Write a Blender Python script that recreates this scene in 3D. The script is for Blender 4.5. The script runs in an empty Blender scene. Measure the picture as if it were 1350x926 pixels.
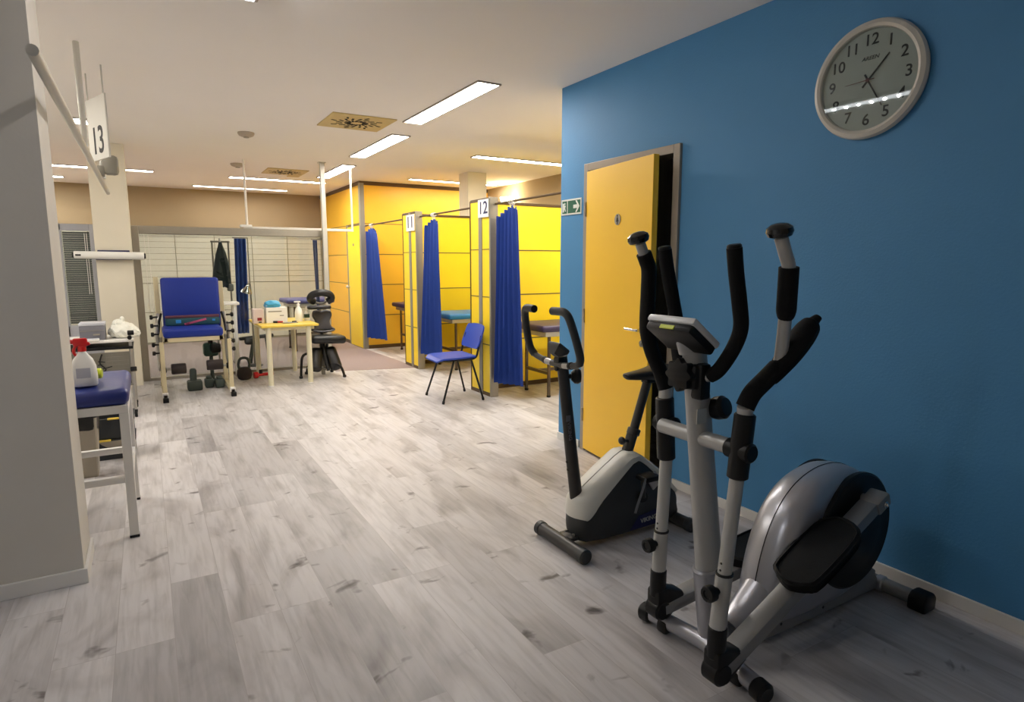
import bpy, bmesh, math, random
from mathutils import Vector, Matrix, Euler, Quaternion
R = math.radians
PI = math.pi
random.seed(4)
SC = bpy.context.scene
COL = SC.collection

# ------------------------------------------------------------------ materials
def lin(c):
    return tuple((v/255/12.92) if v/255 <= .04045 else ((v/255+.055)/1.055)**2.4 for v in c) + (1,)

def mat(name, rgb, rough=.5, metal=0., var=.06, vscale=6., bump=0., bscale=60., spec=.5, coat=0., stretch=None):
    m = bpy.data.materials.new(name); m.use_nodes = True
    nt = m.node_tree; N = nt.nodes; L = nt.links
    b = N['Principled BSDF']
    b.inputs['Roughness'].default_value = rough
    b.inputs['Metallic'].default_value = metal
    b.inputs['Specular IOR Level'].default_value = spec
    b.inputs['Coat Weight'].default_value = coat
    tc = N.new('ShaderNodeTexCoord')
    mp = N.new('ShaderNodeMapping'); L.new(tc.outputs['Object'], mp.inputs['Vector'])
    if stretch: mp.inputs['Scale'].default_value = stretch
    nz = N.new('ShaderNodeTexNoise'); nz.inputs['Scale'].default_value = vscale; nz.inputs['Detail'].default_value = 4
    L.new(mp.outputs['Vector'], nz.inputs['Vector'])
    mx = N.new('ShaderNodeMix'); mx.data_type = 'RGBA'
    c = lin(rgb)
    mx.inputs['A'].default_value = tuple(v*(1-var) for v in c[:3])+(1,)
    mx.inputs['B'].default_value = tuple(min(1, v*(1+var)) for v in c[:3])+(1,)
    L.new(nz.outputs['Fac'], mx.inputs['Factor'])
    L.new(mx.outputs['Result'], b.inputs['Base Color'])
    if bump:
        n2 = N.new('ShaderNodeTexNoise'); n2.inputs['Scale'].default_value = bscale; n2.inputs['Detail'].default_value = 3
        L.new(mp.outputs['Vector'], n2.inputs['Vector'])
        bp = N.new('ShaderNodeBump'); bp.inputs['Strength'].default_value = bump; bp.inputs['Distance'].default_value = .004
        L.new(n2.outputs['Fac'], bp.inputs['Height']); L.new(bp.outputs['Normal'], b.inputs['Normal'])
    return m

def emit(name, rgb, strength):
    m = bpy.data.materials.new(name); m.use_nodes = True
    nt = m.node_tree; nt.nodes.clear()
    e = nt.nodes.new('ShaderNodeEmission'); o = nt.nodes.new('ShaderNodeOutputMaterial')
    e.inputs['Color'].default_value = lin(rgb); e.inputs['Strength'].default_value = strength
    nt.links.new(e.outputs[0], o.inputs[0]); return m

def glass(name, tint=(235, 240, 240), refl=.06):
    m = bpy.data.materials.new(name); m.use_nodes = True
    nt = m.node_tree; nt.nodes.clear(); N = nt.nodes; L = nt.links
    t = N.new('ShaderNodeBsdfTransparent'); t.inputs['Color'].default_value = lin(tint)
    g = N.new('ShaderNodeBsdfGlossy'); g.inputs['Roughness'].default_value = .02
    f = N.new('ShaderNodeFresnel'); f.inputs['IOR'].default_value = 1.45
    mx = N.new('ShaderNodeMixShader'); o = N.new('ShaderNodeOutputMaterial')
    L.new(f.outputs[0], mx.inputs[0]); L.new(t.outputs[0], mx.inputs[1]); L.new(g.outputs[0], mx.inputs[2])
    L.new(mx.outputs[0], o.inputs[0]); return m

def floor_mat():
    m = bpy.data.materials.new('grey_wood_planks'); m.use_nodes = True
    nt = m.node_tree; N = nt.nodes; L = nt.links; b = N['Principled BSDF']
    tc = N.new('ShaderNodeTexCoord')
    sw = N.new('ShaderNodeMapping'); sw.inputs['Rotation'].default_value = (0, 0, R(90))
    L.new(tc.outputs['Object'], sw.inputs['Vector'])
    br = N.new('ShaderNodeTexBrick')
    br.offset = .37; br.offset_frequency = 3
    br.inputs['Color1'].default_value = (0, 0, 0, 1); br.inputs['Color2'].default_value = (1, 1, 1, 1)
    br.inputs['Mortar'].default_value = (.5, .5, .5, 1)
    br.inputs['Scale'].default_value = 1; br.inputs['Brick Width'].default_value = 1.25; br.inputs['Row Height'].default_value = .19
    br.inputs['Mortar Size'].default_value = .0011; br.inputs['Bias'].default_value = 0
    L.new(sw.outputs['Vector'], br.inputs['Vector'])
    def noise(scale, sx, sy, detail, dist=0., ofs=None):
        mp = N.new('ShaderNodeMapping'); mp.inputs['Scale'].default_value = (sx, sy, 1)
        L.new(tc.outputs['Object'], mp.inputs['Vector'])
        if ofs:
            ad = N.new('ShaderNodeVectorMath'); ad.operation = 'MULTIPLY_ADD'
            L.new(br.outputs['Color'], ad.inputs[0]); ad.inputs[1].default_value = (ofs, ofs*1.7, 0)
            L.new(mp.outputs['Vector'], ad.inputs[2]); src = ad.outputs[0]
        else: src = mp.outputs['Vector']
        n = N.new('ShaderNodeTexNoise'); n.inputs['Scale'].default_value = scale; n.inputs['Detail'].default_value = detail
        n.inputs['Distortion'].default_value = dist
        L.new(src, n.inputs['Vector']); return n
    grain = noise(3, 14, 1.1, 7, .6, 9.)
    blot = noise(1.6, 2.6, .9, 4, .9, 5.)
    knot = noise(4.6, 1.25, 1.7, 3, .5, 13.)
    def ramp(src, stops):
        r = N.new('ShaderNodeValToRGB'); e = r.color_ramp.elements
        e[0].position, e[0].color = stops[0][0], lin(stops[0][1]); e[1].position, e[1].color = stops[-1][0], lin(stops[-1][1])
        for p, c in stops[1:-1]:
            x = e.new(p); x.color = lin(c)
        L.new(src, r.inputs[0]); return r
    base = ramp(br.outputs['Color'], [(0., (186, 184, 186)), (.3, (202, 200, 202)), (1., (216, 214, 216))])
    g = ramp(grain.outputs['Fac'], [(.3, (204, 202, 200)), (.55, (250, 249, 248)), (.75, (255, 255, 255))])
    bl = ramp(blot.outputs['Fac'], [(.28, (170, 163, 158)), (.5, (245, 243, 241)), (.8, (255, 255, 255))])
    kn = ramp(knot.outputs['Fac'], [(.22, (88, 82, 80)), (.285, (176, 171, 170)), (.35, (255, 255, 255))])
    def mul(a, c, f=1.):
        x = N.new('ShaderNodeMix'); x.data_type = 'RGBA'; x.blend_type = 'MULTIPLY'; x.inputs['Factor'].default_value = f
        L.new(a, x.inputs['A']); L.new(c, x.inputs['B']); return x.outputs['Result']
    c = mul(base.outputs[0], g.outputs[0], .5); c = mul(c, bl.outputs[0], .7); c = mul(c, kn.outputs[0], .9)
    seam = N.new('ShaderNodeMix'); seam.data_type = 'RGBA'
    L.new(br.outputs['Fac'], seam.inputs['Factor']); L.new(c, seam.inputs['A']); seam.inputs['B'].default_value = lin((172, 167, 166))
    L.new(seam.outputs['Result'], b.inputs['Base Color'])
    b.inputs['Roughness'].default_value = .42; b.inputs['Specular IOR Level'].default_value = .35
    bp = N.new('ShaderNodeBump'); bp.inputs['Strength'].default_value = .12; bp.inputs['Distance'].default_value = .002
    L.new(grain.outputs['Fac'], bp.inputs['Height']); L.new(bp.outputs['Normal'], b.inputs['Normal'])
    return m

M = {}
M['floor'] = floor_mat()
M['carpet'] = mat('mauve_floor', (148, 132, 130), .7, var=.08, vscale=30)
M['ceiling'] = mat('ceiling_paint', (246, 242, 238), .9, var=.02, vscale=1.5)
M['blue_wall'] = mat('blue_wall_paint', (76, 140, 190), .55, var=.05, vscale=3, bump=.25, bscale=90, spec=.4)
M['cream_wall'] = mat('cream_wall_paint', (232, 228, 220), .8, var=.03, vscale=3)
M['tan_wall'] = mat('tan_wall_paint', (166, 148, 118), .8, var=.05, vscale=2)
M['column'] = mat('cream_column_paint', (228, 221, 202), .7, var=.03)
M['stub'] = mat('greige_wall_paint', (206, 202, 194), .7, var=.04, bump=.1)
M['white_trim'] = mat('white_trim_paint', (222, 220, 216), .45, var=.02)
M['yellow'] = mat('yellow_laminate', (255, 219, 36), .4, var=.04, vscale=2)
M['orange'] = mat('orange_laminate', (240, 188, 50), .4, var=.05, vscale=2)
M['door_yellow'] = mat('door_yellow_laminate', (254, 202, 52), .42, var=.03, vscale=2)
M['seam'] = mat('dark_seam', (96, 84, 50), .6)
M['alu'] = mat('brushed_aluminium', (160, 154, 142), .4, .6, var=.06, vscale=20)
M['alu_grey'] = mat('grey_profile', (140, 136, 126), .5, .2, var=.06)
M['alu_light'] = mat('pale_aluminium', (198, 196, 188), .4, .3, var=.05)
M['door_frame'] = mat('beige_grey_metal', (160, 150, 136), .45, .15, var=.05)
M['blue_cloth'] = mat('blue_curtain_cloth', (6, 50, 132), .75, var=.15, vscale=10, bump=.2, bscale=200)
M['dark_blue_cloth'] = mat('dull_blue_cloth', (52, 84, 160), .8, var=.1, vscale=8)
M['blue_vinyl'] = mat('bright_blue_vinyl', (0, 38, 134), .45, var=.08, vscale=8, bump=.1)
M['navy_vinyl'] = mat('navy_vinyl', (34, 48, 120), .35, var=.08, vscale=8, bump=.15, bscale=25)
M['sky_vinyl'] = mat('sky_blue_vinyl', (40, 130, 200), .4, var=.06)
M['purple_vinyl'] = mat('dark_purple_vinyl', (64, 52, 86), .4, var=.08)
M['lilac_vinyl'] = mat('muted_purple_vinyl', (92, 88, 140), .45, var=.08)
M['chair_blue'] = mat('blue_chair_plastic', (34, 68, 172), .4, var=.06)
M['black'] = mat('black_plastic', (13, 13, 14), .42, var=.15, vscale=20, spec=.35)
M['black_gloss'] = mat('glossy_black_plastic', (14, 14, 15), .15, var=.1, coat=.3)
M['foam'] = mat('black_foam_rubber', (11, 11, 12), .75, var=.2, vscale=40, bump=.3, bscale=300, spec=.25)
M['pedal_black'] = mat('black_pedal_rubber', (10, 11, 12), .6, var=.15, vscale=30, bump=.3, bscale=120, spec=.25)
M['leather'] = mat('black_vinyl_padding', (19, 18, 20), .4, var=.12, vscale=12, bump=.15, bscale=40)
M['leather_grey'] = mat('charcoal_vinyl_padding', (54, 53, 57), .45, var=.1, vscale=12, bump=.1, bscale=40)
M['silver'] = mat('silver_paint', (176, 177, 184), .3, .6, var=.05, vscale=8)
M['silver_side'] = mat('grey_silver_plastic', (140, 140, 142), .45, .25, var=.06, vscale=8)
M['grey_tube'] = mat('light_grey_painted_tube', (178, 178, 176), .38, .25, var=.05, vscale=12)
M['grey_arm'] = mat('mid_grey_painted_steel', (138, 138, 138), .42, .3, var=.06, vscale=12)
M['console_white'] = mat('pale_silver_plastic', (226, 228, 230), .35, .1, var=.02)
M['chrome'] = mat('chrome', (210, 210, 210), .15, 1., var=.03)
M['bike_dark'] = mat('charcoal_bike_plastic', (50, 52, 53), .5, var=.08, vscale=10)
M['bike_tube'] = mat('charcoal_steel_tube', (56, 54, 52), .4, .2, var=.08, vscale=14)
M['bike_white'] = mat('white_bike_plastic', (222, 220, 210), .4, var=.03)
M['navy_decal'] = mat('navy_decal', (18, 18, 74), .4)
M['white'] = mat('white_plastic', (236, 236, 232), .45, var=.02)
M['white_metal'] = mat('white_powder_coat', (228, 226, 222), .4, var=.03)
M['pale_pink_card'] = mat('pale_pink_card', (214, 196, 190), .6)
M['ink'] = mat('black_ink', (18, 18, 20), .6)
M['navy_ink'] = mat('navy_ink', (24, 30, 84), .6)
M['red'] = mat('red_plastic', (206, 24, 30), .35, var=.05)
M['dark_red'] = mat('dark_red_plastic', (130, 26, 34), .45, var=.08)
M['lime'] = mat('lime_yellow_plastic', (206, 220, 40), .4)
M['beige_metal'] = mat('beige_painted_steel', (208, 196, 160), .42, .05, var=.06, vscale=10)
M['steel'] = mat('bright_steel', (170, 168, 164), .3, .8, var=.08)
M['dark_steel'] = mat('dark_bronze_steel', (98, 84, 70), .35, .5, var=.06)
M['brown_foam'] = mat('dark_brown_foam', (44, 34, 32), .7, var=.15, bump=.2)
M['grey_green'] = mat('grey_green_rubber', (62, 72, 68), .6, var=.12)
M['dark_green'] = mat('dark_green_plastic', (34, 66, 52), .5, var=.15)
M['teal_dark'] = mat('dark_teal_fabric', (16, 66, 78), .7, var=.2, vscale=14)
M['maroon'] = mat('maroon_fabric', (86, 44, 60), .7, var=.2)
M['pink'] = mat('faded_pink_print', (168, 70, 110), .6, var=.2)
M['table_yellow'] = mat('pale_yellow_laminate', (236, 206, 84), .4, var=.04)
M['table_leg'] = mat('cream_table_leg', (224, 218, 190), .45, var=.04)
M['bin'] = mat('taupe_bin_plastic', (150, 142, 128), .5, var=.05)
M['bag'] = mat('black_bin_bag', (16, 15, 17), .3, bump=.5, bscale=30)
M['white_bag'] = mat('crumpled_white_plastic', (226, 226, 216), .5, bump=.8, bscale=24)
M['printer'] = mat('grey_equipment_plastic', (112, 112, 120), .5, var=.06)
M['printer_lid'] = mat('pale_grey_lid', (186, 188, 196), .5)
M['crate_dark'] = mat('dark_grey_crate', (42, 46, 50), .55, var=.1)
M['blue_film'] = mat('blue_glove_nitrile', (70, 160, 200), .5, var=.1, bump=.6, bscale=30)
M['cream_panel'] = mat('cream_panel_laminate', (224, 218, 202), .5, var=.03)
M['panel_seam'] = mat('grey_panel_seam', (150, 142, 122), .6)
M['coat'] = mat('dark_green_grey_cloth', (38, 46, 46), .85, var=.3, vscale=14, bump=.4, bscale=50)
M['blind'] = mat('grey_blind_slat', (92, 95, 94), .5, var=.1)
M['win_frame'] = mat('pale_blue_grey_frame', (176, 178, 186), .45, var=.04)
M['dark_glass'] = mat('dark_window_beyond', (40, 44, 44), .3, var=.1)
M['exit_green'] = mat('exit_sign_green', (20, 92, 66), .5)
M['sign_white'] = mat('sign_white', (226, 230, 222), .5)
M['vent'] = mat('aged_ivory_metal', (206, 184, 128), .5, var=.08)
M['vent_slot'] = mat('dark_vent_slot', (36, 26, 16), .8)
M['detector'] = mat('beige_detector_plastic', (178, 166, 150), .5)
M['clock_rim'] = mat('ivory_clock_rim', (206, 202, 192), .4, var=.03)
M['clock_face'] = mat('off_white_dial', (238, 236, 228), .6, var=.02)
M['lamp_frame'] = mat('grey_lamp_trim', (150, 142, 132), .5)
M['glass'] = glass('clear_glass')
M['sign13'] = mat('translucent_white_sign', (210, 208, 200), .5)
M['rail_white'] = mat('white_rail_paint', (230, 228, 222), .4)
M['rail_dark'] = mat('dark_bronze_rail', (92, 72, 48), .4, .5)
LAMP = emit('lamp_tube_white', (255, 249, 239), 12.0)
LAMP_N = emit('lamp_near_white', (255, 249, 242), 10.0)
LAMP_DIM = emit('lamp_dim_white', (255, 246, 236), 5.0)
LAMP_FILL = emit('fill_cubicle_white', (255, 248, 232), 20.0)
SPOT = emit('led_point', (255, 250, 246), 200.0)
BOWL = emit('lamp_warm_bowl', (255, 236, 190), 9.0)

# ------------------------------------------------------------------ mesh builder
def V(*a): return Vector(a[0] if len(a) == 1 else a)

class MB:
    def __init__(s): s.bm = bmesh.new()
    def _merge(s, b):
        me = bpy.data.meshes.new('t'); b.to_mesh(me); b.free(); s.bm.from_mesh(me); bpy.data.meshes.remove(me)
    def raw(s, vs, fs):
        vv = [s.bm.verts.new(v) for v in vs]
        for f in fs:
            try: s.bm.faces.new([vv[i] for i in f])
            except ValueError: pass
        return s
    def box(s, c, size, bev=0., rot=None, seg=2):
        b = bmesh.new(); bmesh.ops.create_cube(b, size=1)
        bmesh.ops.scale(b, vec=size, verts=b.verts)
        if bev: bmesh.ops.bevel(b, geom=b.edges[:], offset=min(bev, min(size)*.49), segments=seg, affect='EDGES', profile=.5)
        mt = Matrix.Translation(c)
        if rot is not None: mt = mt @ (rot if isinstance(rot, Matrix) else Euler(rot).to_matrix().to_4x4())
        bmesh.ops.transform(b, matrix=mt, verts=b.verts); s._merge(b); return s
    def span(s, a, b, bev=0.):
        return s.box([(a[i]+b[i])/2 for i in range(3)], [abs(b[i]-a[i]) for i in range(3)], bev)
    def tube(s, pts, r, n=12, flat=None, hint=(0, 0, 1)):
        pts = [Vector(p) for p in pts]; k = len(pts)
        rs = r if isinstance(r, (list, tuple)) else [r]*k
        T = []
        for i in range(k):
            t = (pts[min(i+1, k-1)]-pts[max(i-1, 0)])
            T.append(t.normalized() if t.length > 1e-9 else Vector((0, 0, 1)))
        h = Vector(hint)
        if abs(T[0].dot(h)) > .95: h = Vector((1, 0, 0))
        nrm = (h-T[0]*h.dot(T[0])).normalized()
        rings = []
        for i in range(k):
            if i:
                q = T[i-1].rotation_difference(T[i]); nrm = q @ nrm; nrm = (nrm-T[i]*nrm.dot(T[i])).normalized()
            bi = T[i].cross(nrm)
            fa, fb = flat if flat else (1, 1)
            rings.append([s.bm.verts.new(pts[i]+nrm*math.cos(2*PI*j/n)*rs[i]*fa+bi*math.sin(2*PI*j/n)*rs[i]*fb) for j in range(n)])
        for i in range(k-1):
            for j in range(n):
                s.bm.faces.new((rings[i][j], rings[i][(j+1) % n], rings[i+1][(j+1) % n], rings[i+1][j]))
        s.bm.faces.new(rings[0][::-1]); s.bm.faces.new(rings[-1]); return s
    def cyl(s, p0, p1, r, n=16, e=None, r2=None):
        p0, p1 = Vector(p0), Vector(p1); d = (p1-p0); l = d.length; d.normalize()
        r2 = r if r2 is None else r2
        e = min(.15*r, .2*l) if e is None else e
        if e <= 0: return s.tube([p0, p1], [r, r2], n)
        return s.tube([p0, p0+d*e*.999, p1-d*e*.999, p1], [r-e, r, r2, r2-e], n) if False else s._cyl(p0, p1, d, r, r2, e, n)
    def _cyl(s, p0, p1, d, r, r2, e, n):
        h = Vector((0, 0, 1)) if abs(d.z) < .95 else Vector((1, 0, 0))
        a = (h-d*h.dot(d)).normalized(); b = d.cross(a)
        rings = []
        for p, q in ((p0, r-e), (p0+d*e, r), (p1-d*e, r2), (p1, r2-e)):
            rings.append([s.bm.verts.new(p+(a*math.cos(2*PI*j/n)+b*math.sin(2*PI*j/n))*q) for j in range(n)])
        for i in range(3):
            for j in range(n):
                s.bm.faces.new((rings[i][j], rings[i][(j+1) % n], rings[i+1][(j+1) % n], rings[i+1][j]))
        s.bm.faces.new(rings[0][::-1]); s.bm.faces.new(rings[-1]); return s
    def lathe(s, prof, mtx=None, n=28):
        mtx = mtx or Matrix.Identity(4)
        rings = []
        for r, z in prof:
            if r < 1e-6: rings.append([s.bm.verts.new(mtx @ Vector((0, 0, z)))])
            else: rings.append([s.bm.verts.new(mtx @ Vector((r*math.cos(2*PI*j/n), r*math.sin(2*PI*j/n), z))) for j in range(n)])
        for a, b in zip(rings, rings[1:]):
            for j in range(n):
                k = (j+1) % n
                if len(a) == 1 and len(b) == 1: continue
                if len(a) == 1: s.bm.faces.new((a[0], b[k], b[j]))
                elif len(b) == 1: s.bm.faces.new((a[j], a[k], b[0]))
                else: s.bm.faces.new((a[j], a[k], b[k], b[j]))
        if len(rings[0]) > 1: s.bm.faces.new(rings[0][::-1])
        if len(rings[-1]) > 1: s.bm.faces.new(rings[-1])
        return s
    def ell(s, c, r, rot=None, n=20):
        b = bmesh.new(); bmesh.ops.create_uvsphere(b, u_segments=n, v_segments=n//2+2, radius=1)
        mt = Matrix.Translation(c)
        if rot is not None: mt = mt @ Euler(rot).to_matrix().to_4x4()
        mt = mt @ Matrix.Diagonal((r[0], r[1], r[2], 1))
        bmesh.ops.transform(b, matrix=mt, verts=b.verts); s._merge(b); return s
    def loft(s, rings, cap=True):
        rr = [[s.bm.verts.new(p) for p in ring] for ring in rings]; n = len(rr[0])
        for a, b in zip(rr, rr[1:]):
            for j in range(n): s.bm.faces.new((a[j], a[(j+1) % n], b[(j+1) % n], b[j]))
        if cap: s.bm.faces.new(rr[0][::-1]); s.bm.faces.new(rr[-1])
        return s
    def prism(s, poly, f, d0, d1, bev=0.):
        """poly: 2-D outline; f(a, b, d) maps outline point and depth to space."""
        b = bmesh.new()
        lo = [b.verts.new(f(p[0], p[1], d0)) for p in poly]; hi = [b.verts.new(f(p[0], p[1], d1)) for p in poly]
        n = len(poly)
        for j in range(n): b.faces.new((lo[j], lo[(j+1) % n], hi[(j+1) % n], hi[j]))
        b.faces.new(lo[::-1]); b.faces.new(hi)
        bmesh.ops.recalc_face_normals(b, faces=b.faces)
        if bev:
            es = [e for e in b.edges if len(e.link_faces) == 2 and e.calc_face_angle(0) > R(40)]
            bmesh.ops.bevel(b, geom=es, offset=bev, segments=2, affect='EDGES', profile=.5)
        s._merge(b); return s

def catmull(pts, k=6):
    P = [Vector(p) for p in pts]; out = []
    for i in range(len(P)-1):
        p0 = P[max(i-1, 0)]; p1 = P[i]; p2 = P[i+1]; p3 = P[min(i+2, len(P)-1)]
        for j in range(k):
            t = j/k
            out.append(.5*((2*p1)+(p2-p0)*t+(2*p0-5*p1+4*p2-p3)*t*t+(3*p1-p0-3*p2+p3)*t**3))
    out.append(P[-1]); return out

def closed_catmull(pts, k=5):
    P = [Vector(p) for p in pts]; n = len(P); out = []
    for i in range(n):
        p0, p1, p2, p3 = P[i-1], P[i], P[(i+1) % n], P[(i+2) % n]
        for j in range(k):
            t = j/k
            out.append(.5*((2*p1)+(p2-p0)*t+(2*p0-5*p1+4*p2-p3)*t*t+(3*p1-p0-3*p2+p3)*t**3))
    return out

ROOT = {}
def thing(name, label, cat, loc, rotz=0., group=None):
    o = bpy.data.objects.new(name, None); COL.objects.link(o)
    o.empty_display_size = .1
    o.location = loc; o.rotation_euler = (0, 0, rotz)
    tag(o, label, cat, group)
    ROOT[o.name] = Matrix.Translation(loc) @ Matrix.Rotation(rotz, 4, 'Z')
    return o

def tag(o, label, cat, group=None):
    o['label'] = label; o['category'] = cat
    if group: o['group'] = group
    return o

def obj(name, mb, m, parent=None, label=None, world=False, smooth=35, origin=None):
    bm = mb.bm
    bmesh.ops.recalc_face_normals(bm, faces=bm.faces)
    me = bpy.data.meshes.new(name)
    if world and parent is not None:
        p = parent
        bmesh.ops.transform(bm, matrix=ROOT[p.name].inverted(), verts=bm.verts)
    if origin is not None: bmesh.ops.translate(bm, vec=-Vector(origin), verts=bm.verts)
    bm.to_mesh(me); bm.free()
    if smooth:
        me.shade_smooth(); me.set_sharp_from_angle(angle=R(smooth))
    me.materials.append(M[m] if isinstance(m, str) else m)
    o = bpy.data.objects.new(name, me); COL.objects.link(o)
    if origin is not None: o.location = origin
    if parent is not None:
        o.parent = parent
        if parent.name in ROOT: ROOT[o.name] = ROOT[parent.name].copy()
        else: ROOT[o.name] = Matrix.Identity(4)
    else:
        ROOT[o.name] = Matrix.Translation(origin) if origin is not None else Matrix.Identity(4)
    if label: o['label'] = label
    return o

def struct(name, mb, m, parent=None, **k):
    o = obj(name, mb, m, parent, **k)
    if parent is None: o['kind'] = 'structure'
    return o

def copy_tree(o, parent=None):
    c = o.copy(); COL.objects.link(c)
    if parent is not None: c.parent = parent
    for ch in list(o.children): copy_tree(ch, c)
    return c

def text_mesh(body, size, ext=.0006, align='CENTER', shear=0.):
    cu = bpy.data.curves.new('t', 'FONT'); cu.body = body; cu.size = size; cu.extrude = ext
    cu.align_x = align; cu.align_y = 'CENTER'; cu.shear = shear; cu.offset = size*.012
    o = bpy.data.objects.new('t', cu); COL.objects.link(o)
    dg = bpy.context.evaluated_depsgraph_get(); dg.update()
    me = bpy.data.meshes.new_from_object(o.evaluated_get(dg))
    b = bmesh.new(); b.from_mesh(me)
    bpy.data.objects.remove(o); bpy.data.curves.remove(cu); bpy.data.meshes.remove(me)
    return b

def add_text(mb, body, size, mtx, sx=1., sy=1., **k):
    b = text_mesh(body, size, **k)
    bmesh.ops.transform(b, matrix=mtx @ Matrix.Diagonal((sx, sy, 1, 1)), verts=b.verts)
    mb._merge(b); return mb

def plane_mtx(o, right, up):
    r = Vector(right).normalized(); u = Vector(up).normalized(); n = r.cross(u)
    m = Matrix((r, u, n)).transposed().to_4x4(); m.translation = Vector(o); return m

H = 2.69   # ceiling height

# ================================================================== THE SETTING
YN = -2.6; YB = 12.5; XL = -2.6; XR = 5.33; XW = 2.78; YW = 3.98
struct('floor', MB().span((XL-.2, YN-.2, -.06), (XR+.2, YB+.2, 0)), 'floor', smooth=0)
mb = MB()
mb.prism([(-2.6, 8.47), (2.06, 8.47), (2.06, 8.02), (3.09, 7.74), (3.03, 9.9), (3.03, 12.5), (-2.6, 12.5)],
         lambda a, b, d: (a, b, d), 0., .003)
struct('floor_carpet', mb, 'carpet', smooth=0)
struct('ceiling', MB().span((XL-.2, YN-.2, H), (XR+.2, YB+.2, H+.08)), 'ceiling', smooth=0)
# blue wall with a doorway
DY0, DY1, DZ = 2.775, 3.635, 2.065      # doorway in the blue wall
mb = MB()
mb.span((XW, YN, 0), (XW+.12, DY0, H)); mb.span((XW, DY1, 0), (XW+.12, YW, H)); mb.span((XW, DY0, DZ), (XW+.12, DY1, H))
struct('wall_right', mb, 'blue_wall', smooth=0)
struct('wall_alcove', MB().span((XW+.12, YW-.1, 0), (XR, YW, H)), 'cream_wall', smooth=0)
struct('wall_rear_right', MB().span((XR, YN, 0), (XR+.1, YB, H)), 'tan_wall', smooth=0)
struct('wall_back', MB().span((XL, YB, 0), (XR, YB+.1, H)), 'tan_wall', smooth=0)
struct('wall_left', MB().span((XL-.1, YN, 0), (XL, YB, H)), 'cream_wall', smooth=0)
struct('wall_front', MB().span((XL, YN-.1, 0), (XR, YN, H)), 'cream_wall', smooth=0)
# short wall end at the left of the view
SX, SY0, SY1 = -.325, 3.17, 3.52
struct('wall_left_stub', MB().span((XL, SY0, 0), (SX, SY1, H)), 'stub', smooth=0)
mb = MB(); mb.span((XL, SY0-.014, 0), (SX+.014, SY0, .068), .003); mb.span((SX, SY0, 0), (SX+.014, SY1, .068), .003)
struct('baseboard_left', mb, 'white_trim', smooth=0)
mb = MB(); mb.span((XW-.014, YN, 0), (XW, DY0-.06, .056), .003); mb.span((XW-.014, DY1+.06, 0), (XW, YW, .056), .003)
struct('baseboard_right', mb, 'white_trim', smooth=0)
# cream columns
struct('wall_pillar', MB().span((-.452, 8.2, 0), (-.105, 8.56, H), .004), 'column', smooth=0)
struct('wall_pillar_right', MB().span((4.06, 8.13, 0), (4.36, 8.42, H), .004), 'column', smooth=0)

# ---- doorway: metal frame and yellow leaf standing slightly open
mb = MB()
W = .052
for y0, y1 in ((DY0-.035, DY0+.017), (DY1-.017, DY1+.035)): mb.span((XW-.02, y0, 0), (XW+.13, y1, DZ+.035), .004)
mb.span((XW-.02, DY0+.017, DZ-.017), (XW+.13, DY1-.017, DZ+.035), .004)
mb.span((XW+.05, DY0+.017, 0), (XW+.07, DY0+.03, DZ-.017)); mb.span((XW+.05, DY1-.03, 0), (XW+.07, DY1-.017, DZ-.017))
struct('trim_1', mb, 'door_frame', smooth=0)
hinge = Vector((XW-.012, DY1-.02, 0)); A = R(8)
DW = .80
leaf = MB().box((0, -DW/2, 1.03), (.04, DW, 2.02), .003)
lo = obj('door_1', leaf, 'door_yellow', smooth=0); lo['kind'] = 'structure'
lo.location = hinge; lo.rotation_euler = (0, 0, -A)
def on_leaf(name, mb, m, **k):
    o = obj(name, mb, m, **k); o.parent = lo; return o
mb = MB(); mb.cyl((-.02, -DW+.07, .985), (-.026, -DW+.07, .985), .026, 20); mb.cyl((-.026, -DW+.07, .985), (-.062, -DW+.07, .985), .009, 12)
mb.tube(catmull([(-.06, -DW+.07, .985), (-.064, -DW+.09, .985), (-.062, -DW+.2, .985)]), .0085, 10)
on_leaf('door_handle', mb, 'chrome')
mb = MB(); mb.cyl((-.02, -DW+.07, .90), (-.025, -DW+.07, .90), .022, 18); mb.box((-.0265, -DW+.07, .895), (.004, .006, .018))
on_leaf('keyhole_plate', mb, 'chrome')
for z in (.28, 1.02, 1.78):
    on_leaf('door_hinge', MB().cyl((-.022, .008, z-.05), (-.022, .008, z+.05), .009, 10), 'door_frame')
mb = MB().cyl((-.0205, -DW*.5-.02, 1.682), (-.024, -DW*.5-.02, 1.682), .036, 28)
pl = on_leaf('door_pictogram', mb, 'alu', label='round grey toilet pictogram plate')
mb = MB(); yy = -DW*.5-.02
mb.cyl((-.0238, yy, 1.706), (-.0252, yy, 1.706), .007, 14)
mb.prism([(yy-.006, 1.697), (yy+.006, 1.697), (yy+.014, 1.668), (yy+.005, 1.668), (yy+.005, 1.652), (yy-.005, 1.652), (yy-.005, 1.668), (yy-.014, 1.668)], lambda a, b, d: (d, a, b), -.0252, -.0238)
on_leaf('pictogram_figure', mb, 'ink')

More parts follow.
